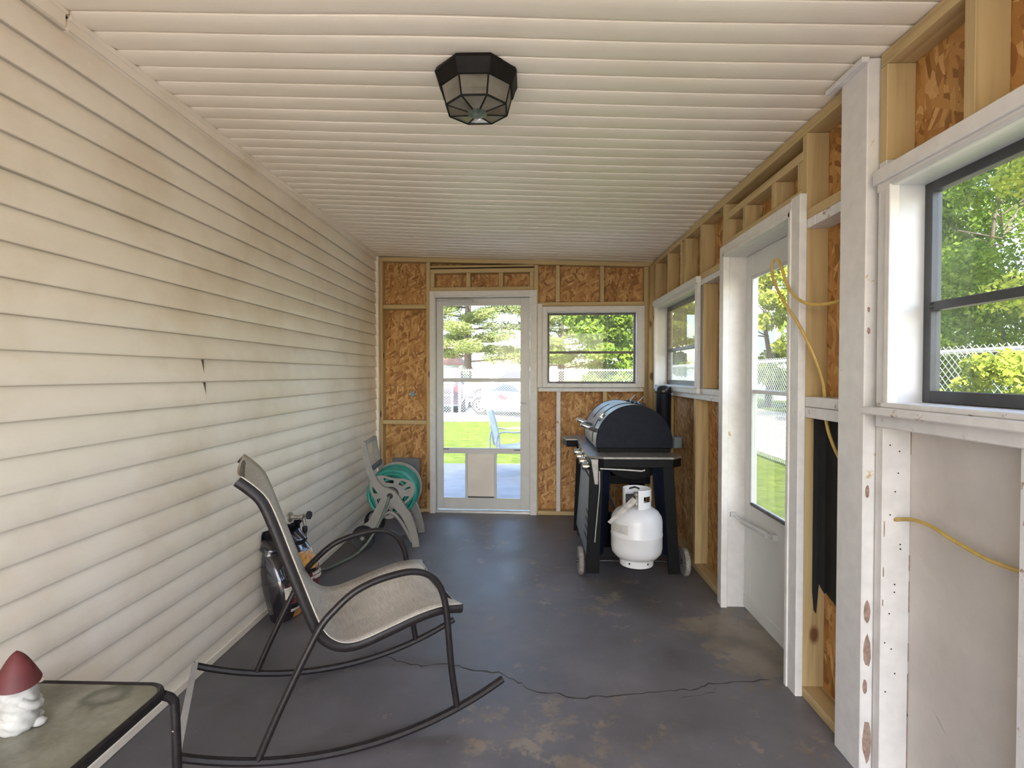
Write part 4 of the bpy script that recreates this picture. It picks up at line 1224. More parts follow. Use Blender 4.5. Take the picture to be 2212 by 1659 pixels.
# two stout chrome handles
for yy, z0, z1 in ((3.75, 0.983, 0.938), (4.06, 0.990, 0.950)):
    MB().tube([g(0.362, yy, z0 + .004), g(0.368, yy, z0 + .002), g(0.478, yy, z1)], [0.009, 0.0155, 0.0155], 14).build('handle', 'chrome', grill, smooth=True, angle=180)
MB().lathe([(0.0, 0.02), (0.03, 0.016), (0.034, 0.0)], seg=16).build('thermometer', 'chrome', grill, smooth=True)
th_ = grill.children[-1]
th_ = [c for c in bpy.data.objects if c.name.startswith('thermometer')][0]
th_.location = g(BC[0] + BR * math.cos(R(141)), 3.80, BC[1] + BR * math.sin(R(141)))
th_.rotation_euler = (0, R(-51), 0)
MB().box(-.012, .012, -.05, .05, 0.01, 0.024).build('badge', 'chrome', grill, bevel=0.003)
bd = [c for c in bpy.data.objects if c.name.startswith('badge')][0]
bd.location = g(BC[0] + BR * math.cos(R(138)), 3.80, BC[1] + BR * math.sin(R(138))); bd.rotation_euler = (0, R(-48), 0)
# skewer hinges along the back of the lid
for k in range(4):
    yy = 4.36 - k * 0.17
    MB().box(*sorted((g(0.79, 0, 0)[0], g(0.83, 0, 0)[0])), yy - GY - .035, yy - GY + .035, 1.105, 1.130).build('hinge', 'black_metal', grill, bevel=0.003)
for k in range(2):
    yy = 4.25 - k * 0.3
    MB().tube([g(0.80, yy, 1.125), g(0.835, yy - .05, 1.175)], 0.003, 6).build('skewer', 'chrome', grill)
# chimney
MB().lathe([(0.058, 0.80), (0.058, 1.185)], g(1.062, 4.24, 0), 'z', 20).build('chimney', 'grill_blue_black', grill, smooth=True)
MB().lathe([(0.062, 1.188), (0.066, 1.195), (0.064, 1.215), (0.052, 1.236), (0.025, 1.248), (0.0, 1.25)], g(1.062, 4.24, 0), 'z', 20).build('chimney_cap', 'black_metal', grill, smooth=True)
MB().tube([g(0.93, 4.24, 0.86), g(1.01, 4.24, 0.84)], 0.03, 12).build('flue_elbow', 'grill_black', grill, smooth=True)
# side shelves with cut corners and deep aprons
def shelf(y0, y1, ymid, flip):
    x0, x1, c = 0.395, 1.000, 0.07
    if not flip:
        poly = [(x0, y1), (x0, y0 + 0.05), (x0 + 0.085, y0), (x1 - c, y0), (x1, y0 + 0.07), (x1 - .03, y1)]
    else:
        poly = [(x0 - .09, y0), (x1 - .03, y0), (x1, y1 - .07), (x1 - c, y1), (x0 - 0.02, y1), (x0 - 0.11, y1 - 0.07)]
    pl = [g(x, y, 0.788) for x, y in poly]; pu = [g(x, y, 0.803) for x, y in poly]
    s_ = MB().prism(pl, pu).build('side_shelf', 'grill_shelf', grill, bevel=0.002)
    in_ = [g(x + (0.69 - x) * 0.015, y + (ymid - y) * 0.02, 0.735) for x, y in poly]
    MB().prism(in_, [(p[0], p[1], 0.787) for p in in_]).build('shelf_apron', 'grill_black', s_, bevel=0.002)
    return s_
sh = shelf(3.44, 3.648, 3.55, False)
shelf(4.412, 4.66, 4.5, True)
MB().box(g(0.52, 0, 0)[0], g(0.524, 0, 0)[0], 3.46 - GY, 3.647 - GY, 0.8032, 0.8042).build('shelf_seam', 'black_metal', sh)
MB().box(g(0.90, 0, 0)[0], g(0.904, 0, 0)[0], 3.46 - GY, 3.647 - GY, 0.8032, 0.8042).build('shelf_seam', 'black_metal', sh)
# front ledge and sloped control panel with knobs
MB().box(g(0.398, 0, 0)[0], g(0.474, 0, 0)[0], 3.649 - GY, 4.411 - GY, 0.788, 0.802).build('front_ledge', 'grill_shelf', grill, bevel=0.002)
q = [(0.400, 0.786), (0.450, 0.786), (0.450, 0.62), (0.425, 0.62)]
MB().prism([g(x, 3.46, z) for x, z in q], [g(x, 4.40, z) for x, z in q]).build('control_panel', 'grill_shelf', grill, bevel=0.003)
for yy in (3.56, 3.78, 4.0, 4.22):
    k_ = MB().lathe([(0.030, 0.0), (0.030, -0.012), (0.024, -0.014), (0.024, -0.045), (0.021, -0.05), (0.0, -0.05)], g(0.404, yy, 0.722), 'x', 20).build('knob', 'brass_chrome', grill, smooth=True)
    MB().box(g(0.352, 0, 0)[0], g(0.356, 0, 0)[0], yy - GY - .004, yy - GY + .004, 0.703, 0.741).build('knob_grip', 'black_metal', k_, bevel=0.001)
# A-frame legs
def leg(x_top, x_bot, yb, sgn, w):
    """plate leg with a folded inner face"""
    top_z, bot_z = 0.735, 0.035
    a = [g(x_top - w / 2, yb, top_z), g(x_top + w / 2, yb, top_z), g(x_bot + w / 2, yb, bot_z), g(x_bot - w / 2, yb, bot_z)]
    b = [(p[0], p[1] + 0.02, p[2]) for p in a]
    MB().prism(a, b).build('leg', 'grill_black', grill, bevel=0.003)
    x_i, x_j = (x_top + sgn * w / 2, x_bot + sgn * w / 2)
    c = [g(x_i, yb, top_z), g(x_i + sgn * 0.05, yb + .05, top_z), g(x_j + sgn * 0.05, yb + .05, bot_z + .12), g(x_j, yb, bot_z + .12)]
    d = [(p[0] + sgn * .004, p[1] + .004, p[2]) for p in c]
    MB().prism(c, d).build('leg_flange', 'grill_leg', grill)
for yb in (3.47, 4.42):
    leg(0.440, 0.415, yb, 1, 0.088)
    leg(0.900, 0.945, yb, -1, 0.072)
MB().box(g(0.44, 0, 0)[0], g(0.96, 0, 0)[0], 3.50 - GY, 3.54 - GY, 0.13, 0.20).build('cross_member', 'grill_black', grill, bevel=0.003)
MB().box(g(0.44, 0, 0)[0], g(0.96, 0, 0)[0], 4.36 - GY, 4.40 - GY, 0.13, 0.20).build('cross_member', 'grill_black', grill, bevel=0.003)
MB().box(g(0.46, 0, 0)[0], g(0.94, 0, 0)[0], 3.545 - GY, 4.355 - GY, 0.135, 0.15).build('bottom_shelf', 'grill_black', grill, bevel=0.003)
for k in range(8):
    MB().tube([g(0.50 + k * .028, 4.34, 0.15), g(0.50 + k * .028, 4.34, 0.46)], 0.003, 6).build('rack_wire', 'galvanised', grill)
MB().box(g(0.56, 0, 0)[0], g(0.86, 0, 0)[0], 3.80 - GY, 4.25 - GY, 0.555, 0.618).build('ash_tray', 'grill_black', grill, bevel=0.004)
MB().box(g(0.50, 0, 0)[0], g(0.512, 0, 0)[0], 4.30 - GY, 4.41 - GY, 0.16, 0.60).build('back_panel', 'lid_grey', grill, bevel=0.002)
# front side panel between the legs with dark marks
fp = MB().prism([g(0.428, 3.50, 0.60), g(0.428, 4.40, 0.60), g(0.392, 4.40, 0.10), g(0.392, 3.50, 0.10)], [g(0.434, 3.50, 0.60), g(0.434, 4.40, 0.60), g(0.398, 4.40, 0.10), g(0.398, 3.50, 0.10)]).build('front_panel', 'panel_grey', grill)
for k in range(4):
    zc = 0.36 - k * 0.055
    xx = 0.392 + (zc - 0.10) / 0.5 * 0.036
    MB().box(g(xx - .003, 0, 0)[0], g(xx - .0005, 0, 0)[0], 3.62 - GY, 3.82 - GY, zc, zc + 0.018).build('lettering', 'ink_black', fp)
MB().tube([g(0.46, 3.455, 0.725), g(0.62, 3.43, 0.722), g(0.72, 3.425, 0.716), g(0.742, 3.425, 0.722)], 0.005, 8).build('tool_rail', 'galvanised', grill, smooth=True)
MB().tube([g(0.455, 3.445, 0.71), g(0.455, 3.44, 0.60), g(0.425, 3.44, 0.25)], 0.0035, 6).build('grease_wire', 'galvanised', grill)
for xx in (0.345, 1.035):
    w_ = MB().lathe([(0.0, -0.016), (0.085, -0.016), (0.092, -0.010), (0.092, 0.010), (0.085, 0.016), (0.0, 0.016)], g(xx, 3.55, 0.092), 'x', 28).build('wheel', 'old_rubber', grill, smooth=True)
    MB().lathe([(0.0, -0.03), (0.012, -0.028), (0.012, 0.028), (0.0, 0.03)], g(xx, 3.55, 0.092), 'x', 10).build('axle_cap', 'black_metal', w_, smooth=True)
MB().tube([g(0.345, 3.55, 0.092), g(1.035, 3.55, 0.092)], 0.008, 8).build('axle', 'black_metal', grill)
for xx in (0.43, 0.98):
    MB().box(g(xx - .03, 0, 0)[0], g(xx + .03, 0, 0)[0], 4.42 - GY, 4.46 - GY, 0.0, 0.05).build('foot', 'rubber_black', grill, bevel=0.004)
MB().tube([g(0.60, 3.48, 0.60), g(0.60, 3.40, 0.60), g(0.665, 3.36, 0.628), g(0.73, 3.40, 0.60), g(0.73, 3.48, 0.60)], 0.006, 8).build('tank_hook', 'black_metal', grill, smooth=True)
MB().tube(spline([g(0.50, 3.60, 0.62), g(0.54, 3.52, 0.50), g(0.58, 3.42, 0.44), g(0.645, 3.33, 0.50)], 6), 0.008, 8).build('gas_hose', 'rubber_black', grill, smooth=True)

# ---- propane cylinder hanging at the grill's side
tank = thing('propane_cylinder', 'white steel propane cylinder hung on the side of the grill', 'gas cylinder', (0.665, 3.30, 0.165))
MB().lathe([(0.0, 0.045), (0.08, 0.038), (0.125, 0.050), (0.150, 0.080), (0.1555, 0.11), (0.1555, 0.180), (0.158, 0.186), (0.158, 0.194), (0.1555, 0.200), (0.1555, 0.270), (0.150, 0.300), (0.130, 0.330), (0.095, 0.352), (0.045, 0.362), (0.0, 0.364)], seg=40).build('vessel', 'tank_white', tank, smooth=True, angle=180)
MB().lathe([(0.100, 0.0), (0.102, 0.002), (0.102, 0.048), (0.098, 0.048), (0.098, 0.0)], seg=36).build('foot_ring', 'tank_white', tank, smooth=True)
for a in (-125, -60):
    MB().lathe([(0.006, -.0008), (0.006, .0008)], (0, 0, 0), 'y', 10).build('foot_hole', 'ink_black', tank)
    fh_ = [c for c in bpy.data.objects if c.name.startswith('foot_hole')][-1]
    fh_.location = (0.1024 * math.cos(R(a)), 0.1024 * math.sin(R(a)), 0.026); fh_.rotation_euler = (0, 0, R(a + 90))
cr_ = 0.086
def collar_part(a0, a1, z0, z1):
    m_ = MB(); n = max(2, int((a1 - a0) / 8))
    for k in range(n):
        t0 = R(a0 + (a1 - a0) * k / n); t1 = R(a0 + (a1 - a0) * (k + 1) / n)
        q = [(cr_ - .003, t0), (cr_, t0), (cr_, t1), (cr_ - .003, t1)]
        m_.prism([(r * math.cos(t), r * math.sin(t), z0) for r, t in q], [(r * math.cos(t), r * math.sin(t), z1) for r, t in q])
    return m_
collar_ = MB()
for a0, a1, z0, z1 in ((-95, 205, 0.452, 0.470), (-95, -72, 0.345, 0.452), (-72, -12, 0.356, 0.395), (-12, 10, 0.345, 0.452), (10, 150, 0.415, 0.452), (150, 205, 0.345, 0.452), (30, 130, 0.345, 0.372), (-72, -12, 0.430, 0.452)):
    c_ = collar_part(a0, a1, z0, z1); collar_.add(c_.v, c_.f)
collar_.build('collar', 'tank_white', tank)
MB().lathe([(0.020, 0.36), (0.020, 0.39), (0.014, 0.40), (0.014, 0.42), (0.022, 0.425), (0.022, 0.44), (0.0, 0.442)], seg=14).build('valve', 'weather_brass', tank, smooth=True)
MB().lathe([(0.026, 0.0), (0.026, -0.05), (0.016, -0.06), (0.0, -0.06)], (-0.02, 0, 0.405), 'x', 14).build('coupling', 'rubber_black', tank, smooth=True)
fl_ = MB().prism([(-0.045, -0.09, 0.41), (-0.03, -0.105, 0.395), (-0.185, -0.15, 0.285), (-0.20, -0.14, 0.297)], [(-0.04, -0.07, 0.43), (-0.02, -0.085, 0.415), (-0.18, -0.147, 0.289), (-0.195, -0.137, 0.301)])
fl_.build('plastic_strip', 'dirt_grey', tank, bevel=0.002)
rows = []
for j in range(5):
    rows.append([(0.1566 * math.cos(R(a)), 0.1566 * math.sin(R(a)), 0.215 + 0.014 * j) for a in range(-168, -115, 6)])
lab_ = MB().grid(rows).build('faded_label', 'paper_white', tank, smooth=True)
for j in range(3):
    rows = [[(0.1572 * math.cos(R(a)), 0.1572 * math.sin(R(a)), z_) for a in range(-164, -125 - j * 4, 6)] for z_ in (0.225 + j * .014, 0.230 + j * .014)]
    MB().grid(rows).build('faded_print', 'dirt_grey', lab_)

# ---- wall box by the grill
ob = thing('outlet_box', 'small blue plastic outlet box on a stud behind the grill', 'outlet box')
MB().box(1.155, 1.222, 4.28, 4.36, 0.745, 0.835).build('housing', 'box_blue', ob, bevel=0.004)
MB().box(1.150, 1.155, 4.30, 4.34, 0.765, 0.815).build('cover', 'panel_grey', ob, bevel=0.001)

# ---- yellow cables
ca = [(1.215, 1.955, 1.64), (1.16, 2.02, 1.612), (1.118, 2.10, 1.606), (1.090, 2.18, 1.632), (1.084, 2.27, 1.70), (1.084, 2.33, 1.79), (1.086, 2.37, 1.835), (1.086, 2.41, 1.842), (1.084, 2.425, 1.81), (1.082, 2.40, 1.75), (1.082, 2.31, 1.65), (1.088, 2.20, 1.545), (1.118, 2.145, 1.43), (1.148, 2.125, 1.32), (1.158, 2.122, 1.246)]
c1 = MB().tube(spline(ca, 8), 0.0062, 8).build('electrical_cable', 'cable_yellow', smooth=True)
tag(c1, 'yellow electrical cable looping out of the bay over the side door', 'cable')
cb_ = [(1.158, 2.115, 1.160), (1.160, 2.09, 1.10), (1.17, 2.04, 1.02), (1.19, 1.98, 0.97), (1.205, 1.945, 0.945)]
c2 = MB().tube(spline(cb_, 8), 0.0062, 8).build('electrical_cable', 'cable_yellow', smooth=True)
tag(c2, 'yellow electrical cable hanging before the black roofing felt', 'cable')
cc = [(1.178, 1.742, 0.870), (1.180, 1.672, 0.889), (1.185, 1.60, 0.889), (1.19, 1.527, 0.872), (1.195, 1.419, 0.855), (1.195, 1.32, 0.858), (1.19, 1.264, 0.868)]
c3 = MB().tube(spline(cc, 8), 0.0062, 8).build('electrical_cable', 'cable_yellow', smooth=True)
tag(c3, 'yellow electrical cable crossing the grey panel under the near window', 'cable')

#==OUTSIDE==
# ================================================================== OUTSIDE
GZ = -0.12
ground = MB().box(-90, 120, -60, 140, GZ - 0.3, GZ).build('ground', 'grass')
tag(ground, 'sunlit lawn around the porch', 'ground', kind='structure')
pat = MB().box(-6, 1.9, 5.26, 8.55, GZ, GZ + 0.012).build('patio', 'patio_concrete', bevel=0.004)
tag(pat, 'shaded concrete patio slab beyond the glazed door', 'patio', kind='structure')
apron = MB().box(-9, 9, -16, YB - 0.02, GZ, GZ + 0.012).build('bounce_apron', 'concrete', bevel=0.004)  # out of view, added as a pale reflector for sunlight onto the ceiling
tag(apron, 'unseen pale concrete apron added to bounce sunlight into the porch', 'bounce_apron', kind='structure')
drive = MB().box(4.3, 9.5, -12, 60, GZ, GZ + 0.015).build('driveway', 'gravel')
tag(drive, 'pale gravel drive beyond the side fence', 'driveway', kind='structure')
lot = MB().box(-22, 4.2, 16.3, 40, GZ, GZ + 0.015).build('parking_lot', 'concrete')
tag(lot, 'pale parking area beyond the far fence', 'parking lot', kind='structure')

# ---- chain-link fences
def chain_fence(name, label, a, b, h, posts, gate=None, rail_mid=False):
    a, b = Vector((*a, GZ)), Vector((*b, GZ))
    L = (b - a).length
    d = (b - a).normalized()
    f = thing(name, label, 'fence', tuple(a), math.atan2(d.y, d.x))
    MB().tube([(0, 0, h), (L, 0, h)], 0.021, 8).build('top_rail', 'galvanised', f, smooth=True)
    for p in posts:
        MB().tube([(p, 0.03, 0), (p, 0.03, h + 0.04)], 0.03, 8).build('post', 'galvanised', f, smooth=True)
    if rail_mid:
        MB().tube([(0, 0, h * 0.52), (L, 0, h * 0.52)], 0.021, 8).build('mid_rail', 'galvanised', f, smooth=True)
    m_ = MB(); p = 0.078; w = 0.0032
    hh = h - 0.03 + 0.05
    k = -int(hh / p) - 1
    while k * p < L:
        for sg in (1, -1):
            x0, z0 = k * p, 0.03
            x1, z1 = x0 + hh, 0.03 + hh
            lo, hi = max(0, -x0 / hh), min(1, (L - x0) / hh)
            if hi > lo:
                if sg == 1:
                    A_, B_ = (x0 + hh * lo, z0 + hh * lo), (x0 + hh * hi, z0 + hh * hi)
                else:
                    A_, B_ = (x0 + hh * lo, z1 - hh * lo), (x0 + hh * hi, z1 - hh * hi)
                y = 0.004 * sg - 0.024
                m_.tube([(A_[0], y, A_[1]), (B_[0], y, B_[1])], w, 3, caps=False)
        k += 1
    o = m_.build('chain_link_mesh', 'galvanised', f)
    o['kind'] = 'stuff'
    return f
chain_fence('chain_link_fence', 'galvanised chain-link fence across the far end of the lawn', (-2.15, 16.0), (4.08, 16.0), 1.57, [0.05, 3.0, 6.1])
chain_fence('chain_link_gate', 'chain-link gate with middle rail in the far fence', (-5.4, 16.0), (-2.28, 16.0), 1.57, [0.05, 3.07], rail_mid=True)
chain_fence('chain_link_fence', 'galvanised chain-link fence along the gravel drive', (4.16, 15.9), (3.98, 0.5), 1.67, [2.4, 4.9, 7.4, 9.9, 12.4, 15.2])

# ---- patio chair in the shade
pc = thing('patio_chair', 'grey metal sling chair standing on the shaded patio', 'chair', (-0.30, 7.55, GZ + 0.012), R(14))
bk = [(-0.27, 0.96), (-0.225, 0.80), (-0.18, 0.60), (-0.15, 0.42)]
rows = [[(x, y, z) for y in (-0.25, -0.12, 0.0, 0.12, 0.25)] for x, z in ((p.x, p.z) for p in spline([(x, 0, z) for x, z in bk], 3))]
MB().grid(rows).build('back_sling', 'patio_sling', pc, smooth=True, angle=180, solid=0.006)
MB().grid([[(x, y, z) for y in (-0.25, 0, 0.25)] for x, z in ((-0.15, 0.42), (0.05, 0.40), (0.30, 0.43))]).build('seat_sling', 'patio_sling', pc, smooth=True, solid=0.006)
for sy in (-0.26, 0.26):
    MB().tube(spline([(x, sy, z) for x, z in bk + [(0.05, 0.40), (0.30, 0.43)]], 3), 0.013, 8).build('side_rail', 'patio_metal', pc, smooth=True)
    MB().tube(spline([(-0.30, sy, 0.0), (-0.22, sy, 0.30), (-0.19, sy, 0.62), (0.05, sy, 0.64), (0.26, sy, 0.62), (0.29, sy, 0.3), (0.30, sy, 0.0)], 4), 0.012, 8).build('arm_leg', 'patio_metal', pc, smooth=True)

# ---- vehicles
def vehicle(name, label, loc, rz, mat, style='coupe', steer=0.0, group=None, decal=False):
    c = thing(name, label, 'car', (loc[0], loc[1], GZ + 0.015), rz, group)
    if style == 'coupe':
        #   x,   zb,   belt, top,  half width, roof half width
        S = [(-2.05, .34, .52, .56, .66, .55), (-1.95, .26, .66, .78, .80, .62), (-1.5, .22, .80, .92, .88, .66), (-1.0, .20, .84, 1.08, .90, .62), (-0.45, .20, .85, 1.24, .90, .60), (0.1, .20, .84, 1.27, .90, .60),
             (0.55, .20, .83, 1.12, .90, .62), (0.95, .20, .82, .90, .90, .70), (1.5, .22, .70, .78, .88, .70), (1.95, .26, .52, .60, .80, .64), (2.1, .34, .44, .48, .62, .5)]
        wx, wr = (-1.25, 1.28), 0.325
    else:
        S = [(-2.3, .42, .80, 1.0, .82, .7), (-2.25, .32, .98, 1.68, .92, .72), (-1.2, .28, 1.0, 1.78, .95, .74), (0.2, .28, 1.0, 1.76, .95, .72), (0.75, .28, 1.0, 1.45, .95, .74), (1.2, .28, .98, 1.06, .94, .8), (2.0, .30, .86, .95, .9, .76), (2.3, .4, .7, .78, .78, .6)]
        wx, wr = (-1.4, 1.4), 0.37
    rows = []
    for x, zb, bt, tp, hw, rw in S:
        prof_ = [(-hw * .92, zb), (-hw, zb + (bt - zb) * .4), (-hw * .985, bt), (-(hw + rw) / 2 * .99, (bt + tp) / 2), (-rw, tp), (0, tp + .015), (rw, tp), ((hw + rw) / 2 * .99, (bt + tp) / 2), (hw * .985, bt), (hw, zb + (bt - zb) * .4), (hw * .92, zb), (-hw * .92, zb)]
        rows.append([(x, y, z) for y, z in prof_])
    m_ = MB().grid(rows)
    m_.add(rows[0][:-1], [tuple(range(11))]); m_.add(rows[-1][:-1], [tuple(range(11))])
    m_.build('body', mat, c, smooth=True, angle=35)
    # side glass and rear glass sit just proud of the cabin
    for sg in (-1, 1):
        if style == 'coupe':
            P = [(-0.95, .905, .87), (-0.40, .80, 1.15), (0.12, .78, 1.20), (0.78, .905, .87)]
        else:
            P = [(-2.0, .955, 1.06), (-1.9, .83, 1.58), (0.15, .82, 1.60), (0.72, .955, 1.06)]
        MB().prism([(x, sg * y, z) for x, y, z in P], [(x, sg * (y + .012), z) for x, y, z in P]).build('side_window', 'car_glass', c)
    if style == 'suv':
        P = [(-2.315, -.62, 1.08), (-2.315, .62, 1.08), (-2.275, .6, 1.58), (-2.275, -.6, 1.58)]
        MB().prism(P, [(x - .012, y, z) for x, y, z in P]).build('rear_window', 'box_blue', c)
        for sg in (-1, 1):
            MB().box(-2.33, -2.29, sg * .66, sg * .86, 0.78, 1.0).build('tail_light', 'red_paint', c, bevel=.01)
    for ix, x in enumerate(wx):
        for sg in (-1, 1):
            w_ = MB().lathe([(0.0, -.1), (wr * .62, -.1), (wr * .68, -.115), (wr, -.10), (wr, .10), (0.0, .1)], seg=24, axis='y').build('wheel', 'tyre', c, smooth=True)
            w_.location = (x, sg * 0.83, wr); w_.rotation_euler = (0, 0, steer if ix == 1 else 0)
            rim = MB()
            for k in range(7):
                a = 2 * math.pi * k / 7
                rim.tube([(0, sg * .118, 0), (wr * .58 * math.cos(a), sg * .118, wr * .58 * math.sin(a))], 0.026, 5)
            rim.tube([(wr * .6 * math.cos(2 * math.pi * k / 20), sg * .118, wr * .6 * math.sin(2 * math.pi * k / 20)) for k in range(20)], 0.022, 6, closed=True)
            r_ = rim.build('rim', 'galvanised', w_)
    if decal:
        P = [(-0.05, .66), (0.12, .70), (0.28, .78), (0.42, .70), (0.60, .72), (0.40, .62), (0.15, .58)]
        for sg in (-1, 1):
            MB().prism([(x - .25, sg * .905, z) for x, z in P], [(x - .25, sg * .915, z) for x, z in P]).build('decal', 'red_paint', c)
    return c
# nose of the coupe points away to the left
vehicle('sports_car', 'white sports car with red side decal parked beyond the far fence', (-0.227, 18.4), R(180 - 48), 'car_white', 'coupe', steer=R(38), decal=True)
vehicle('utility_vehicle', 'dark utility vehicle with red tail lights behind the chain-link gate', (-3.34, 21.6), R(90), 'car_maroon', 'suv')
vehicle('utility_vehicle', 'silver utility vehicle parked behind the white sports car', (-0.9, 27.0), R(175), 'car_silver', 'suv')
vehicle('sports_car', 'low white car parked beyond the far fence before the leafy trees', (4.4, 22.5), R(172), 'car_white', 'coupe')

# ---- outbuildings
shed = thing('brown_roof_shed', 'low pale building with brown hipped roof beyond the far fence', 'building', (-8.0, 46.0, GZ))
MB().box(-3.2, 2.1, 0, 6, 0, 1.95).build('wall', 'stucco', shed)
MB().add([(-3.8, -.5, 1.95), (2.6, -.5, 1.95), (2.6, 6.5, 1.95), (-3.8, 6.5, 1.95), (-1.2, 3, 4.6), (0.0, 3, 4.6)], [(0, 1, 5, 4), (1, 2, 5), (2, 3, 4, 5), (3, 0, 4), (3, 2, 1, 0)]).build('roof', 'roof_brown', shed)
MB().box(-3.9, 2.7, -.6, -.48, 1.88, 2.0).build('gutter', 'roof_brown', shed)
MB().tube(spline([(2.5, -.5, 1.9), (2.35, -.3, 1.7), (2.15, -.1, 1.5), (2.15, -.05, 0.0)], 4), 0.05, 6).build('downpipe', 'roof_brown', shed)
MB().box(0.4, 1.3, -.03, 0, 0.8, 1.6).build('window', 'car_glass', shed)
house = thing('white_house', 'white clapboard house gable beyond the gravel drive', 'house', (14.5, 30.0, GZ))
MB().prism([(-0.9, 0, 0), (6, 0, 0), (6, 0, 4.4), (2.5, 0, 6.6), (-0.9, 0, 4.6)], [(-0.9, 5, 0), (6, 5, 0), (6, 5, 4.4), (2.5, 5, 6.6), (-0.9, 5, 4.6)]).build('wall', 'car_white', house)
for k in range(18):
    MB().box(-0.93, 6.0, -.05, 0.0, 0.3 + k * .24, 0.5 + k * .24).build('clapboard', 'car_white', house)
MB().hexa([(-1.2, -.3, 4.40), (2.5, -.3, 6.72), (2.5, 5.2, 6.72), (-1.2, 5.2, 4.40), (-1.2, -.3, 4.52), (2.5, -.3, 6.85), (2.5, 5.2, 6.85), (-1.2, 5.2, 4.52)]).build('roof', 'shingle', house)

# ---- trees and shrubs
def leaves_mesh(name, mat, parent, centers, n, size, rng, aspect=0.55, flatten=1.0):
    """n leaf blades scattered round clump centres (x,y,z,rx,ry,rz)"""
    C_ = np.array(centers)
    idx = rng.integers(0, len(C_), n)
    d = rng.normal(size=(n, 3)); d /= np.linalg.norm(d, axis=1)[:, None]
    rad = rng.random(n) ** 0.45
    pos = C_[idx, :3] + d * rad[:, None] * C_[idx, 3:6]
    u = rng.normal(size=(n, 3)); u[:, 2] *= flatten; u /= np.linalg.norm(u, axis=1)[:, None]
    w = rng.normal(size=(n, 3)); v = np.cross(u, w); v /= np.linalg.norm(v, axis=1)[:, None]
    s = size * rng.uniform(0.6, 1.3, n)[:, None]
    a = pos - u * s * .5; b = pos + v * s * aspect * .5; c = pos + u * s * .5; e = pos - v * s * aspect * .5
    V = np.stack([a, b, c, e], 1).reshape(-1, 3)
    me = bpy.data.meshes.new(name)
    me.vertices.add(len(V)); me.vertices.foreach_set('co', V.astype(np.float32).ravel())
    me.loops.add(n * 4); me.loops.foreach_set('vertex_index', np.arange(n * 4, dtype=np.int32))
    me.polygons.add(n); me.polygons.foreach_set('loop_start', np.arange(0, n * 4, 4, dtype=np.int32))
    me.update(calc_edges=True)
    me.materials.append(MATS[mat])
    o = bpy.data.objects.new(name, me); COL.objects.link(o); o.parent = parent
    o['kind'] = 'stuff'
    return o

def broad_tree(name, label, loc, h, spread, n, size, mat, seed, trunk=0.16, base=0.25, clumps=40, group=None, cr=0.85):
    rng = np.random.default_rng(seed)
    t = thing(name, label, 'tree', (loc[0], loc[1], GZ), 0, group)
    tr = [(0, 0, 0), (0.1 * spread * .3, 0, h * .25), (-0.05 * spread, 0.1, h * .5), (0, 0, h * .85)]
    MB().tube(spline(tr, 4), list(np.linspace(trunk, trunk * .25, 13)), 8).build('trunk', 'bark', t, smooth=True)
    cs = []
    for k in range(clumps):
        f = rng.random()
        z = h * (base + (1 - base) * f)
        r = spread * math.sqrt(max(0.05, math.sin(math.pi * (0.12 + 0.80 * f)))) * rng.random() ** .5
        a = rng.random() * 2 * math.pi
        cs.append((r * math.cos(a), r * math.sin(a), z, cr * rng.uniform(.7, 1.3), cr * rng.uniform(.7, 1.3), cr * .6 * rng.uniform(.7, 1.3)))
        if k % 4 == 0:
            z0 = h * (0.2 + .5 * f)
            MB().tube(spline([(0, 0, z0), (r * .5 * math.cos(a), r * .5 * math.sin(a), z0 + (z - z0) * .4), (r * math.cos(a), r * math.sin(a), z)], 3), [trunk * .22 - trunk * .18 * i / 6 for i in range(7)], 5).build('branch', 'bark', t, smooth=True)
    leaves_mesh('foliage', mat, t, cs, n, size, rng)
    return t
def pine_tree(name, label, loc, h, spread, n, seed):
    rng = np.random.default_rng(seed)
    t = thing(name, label, 'tree', (loc[0], loc[1], GZ))
    MB().tube([(0, 0, 0), (0.05, 0, h * .5), (0, 0, h)], [0.30, 0.2, 0.05], 8).build('trunk', 'bark', t, smooth=True)
    cs = []
    for k in range(46):
        f = (k + rng.random()) / 46
        z = h * (0.16 + 0.84 * f)
        L = spread * (1.0 - 0.55 * f) * rng.uniform(.6, 1.05)
        a = k * 2.4 + rng.uniform(-.4, .4)
        MB().tube([(0, 0, z - .2), (L * .6 * math.cos(a), L * .6 * math.sin(a), z), (L * math.cos(a), L * math.sin(a), z + .2)], [.07, .05, .02], 5).build('branch', 'bark', t)
        for m in np.linspace(.35, 1.0, 4):
            cs.append((L * m * math.cos(a), L * m * math.sin(a), z + .15 * m, 1.0, 1.0, .42))
    leaves_mesh('needles', 'leaf_pine', t, cs, n, 0.34, rng, aspect=0.22, flatten=.6)
    return t
pine_tree('pine_tree', 'tall spreading pine beyond the parking area', (-4.4, 38.0), 15, 5.6, 60000, 1)
pine_tree('pine_tree', 'slimmer pine standing right of the spreading pine', (2.6, 44.0), 13, 4.4, 36000, 2)
gl_ = 'leafy trees beyond the fences'
broad_tree('leafy_tree', 'dense leafy tree seen through the far wall window', (3.3, 27.5), 9.0, 3.4, 46000, 0.24, 'leaf_green', 3, group=gl_, base=.12, clumps=60)
broad_tree('leafy_tree', 'broad leafy tree behind the far corner of the fences', (9.0, 38.0), 10.0, 3.6, 36000, 0.28, 'leaf_green', 4, group=gl_, base=.10, clumps=60)
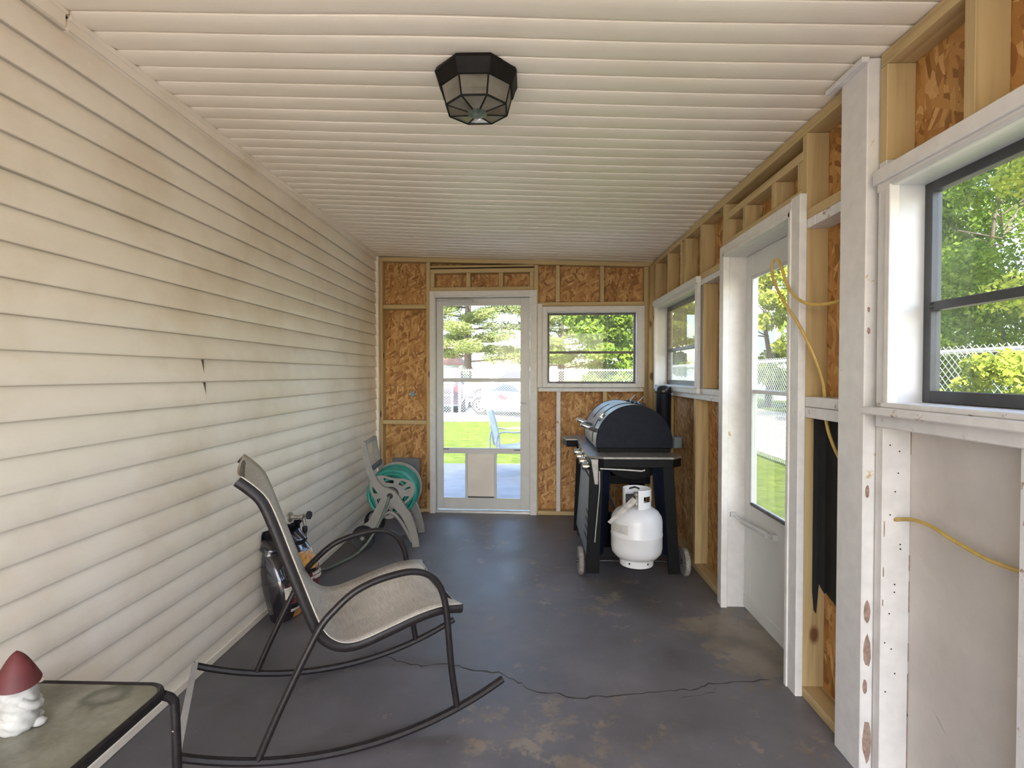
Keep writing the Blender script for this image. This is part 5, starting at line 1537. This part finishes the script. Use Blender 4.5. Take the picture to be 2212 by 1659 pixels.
broad_tree('leafy_tree', 'open-crowned leafy tree seen through the side door', (10.6, 24.0), 8.0, 2.6, 26000, 0.2, 'leaf_yellow', 5, group=gl_, base=.12, clumps=34)
broad_tree('leafy_tree', 'dense leafy tree across the drive seen through the near window', (9.8, 11.4), 7.4, 2.9, 90000, 0.095, 'leaf_green', 6, trunk=0.075, group=gl_, base=.04, clumps=80, cr=.75)
broad_tree('leafy_tree', 'dense leafy tree across the drive left of the white house', (11.8, 17.0), 8.6, 3.0, 40000, 0.16, 'leaf_green', 7, trunk=0.075, group=gl_, base=.04, clumps=70)
broad_tree('leafy_tree', 'tall yellow-green tree across the drive beside the dense one', (9.0, 6.6), 7.6, 2.4, 50000, 0.10, 'leaf_yellow', 8, trunk=0.075, group=gl_, base=.05, clumps=70, cr=.7)
broad_tree('leafy_tree', 'leafy tree growing right of the gravel drive', (13.5, 3.0), 8.5, 3.2, 16000, 0.2, 'leaf_green', 9, group=gl_, base=.05, clumps=50)
def shrub(label, loc, h, r, n, size, mat, seed):
    rng = np.random.default_rng(seed)
    t = thing('shrub', label, 'shrub', (loc[0], loc[1], GZ))
    cs = []
    for k in range(26):
        a = rng.random() * 6.28; rr = r * rng.random() ** .5; f = rng.random()
        cs.append((rr * math.cos(a), rr * math.sin(a), .15 + h * f * .9, r * .3, r * .3, r * .25))
        if k % 3 == 0:
            MB().tube(spline([(rr * .2 * math.cos(a), rr * .2 * math.sin(a), 0), (rr * .6 * math.cos(a), rr * .6 * math.sin(a), h * f * .5), (rr * math.cos(a), rr * math.sin(a), .15 + h * f)], 3), .012, 5).build('stem', 'bark', t)
    leaves_mesh('foliage', mat, t, cs, n, size, rng)
    return t
shrub('yellow-green shrub growing inside the side fence by the near window', (3.42, 3.72), 1.62, 0.42, 9500, 0.055, 'leaf_yellow', 12)
shrub('low yellow-green shrub leaning on the side fence', (4.72, 6.3), 1.25, 0.42, 2200, 0.085, 'leaf_yellow', 13)
shrub('green shrub at the foot of the far fence', (2.6, 17.2), 1.3, 0.8, 2600, 0.13, 'leaf_green', 14)
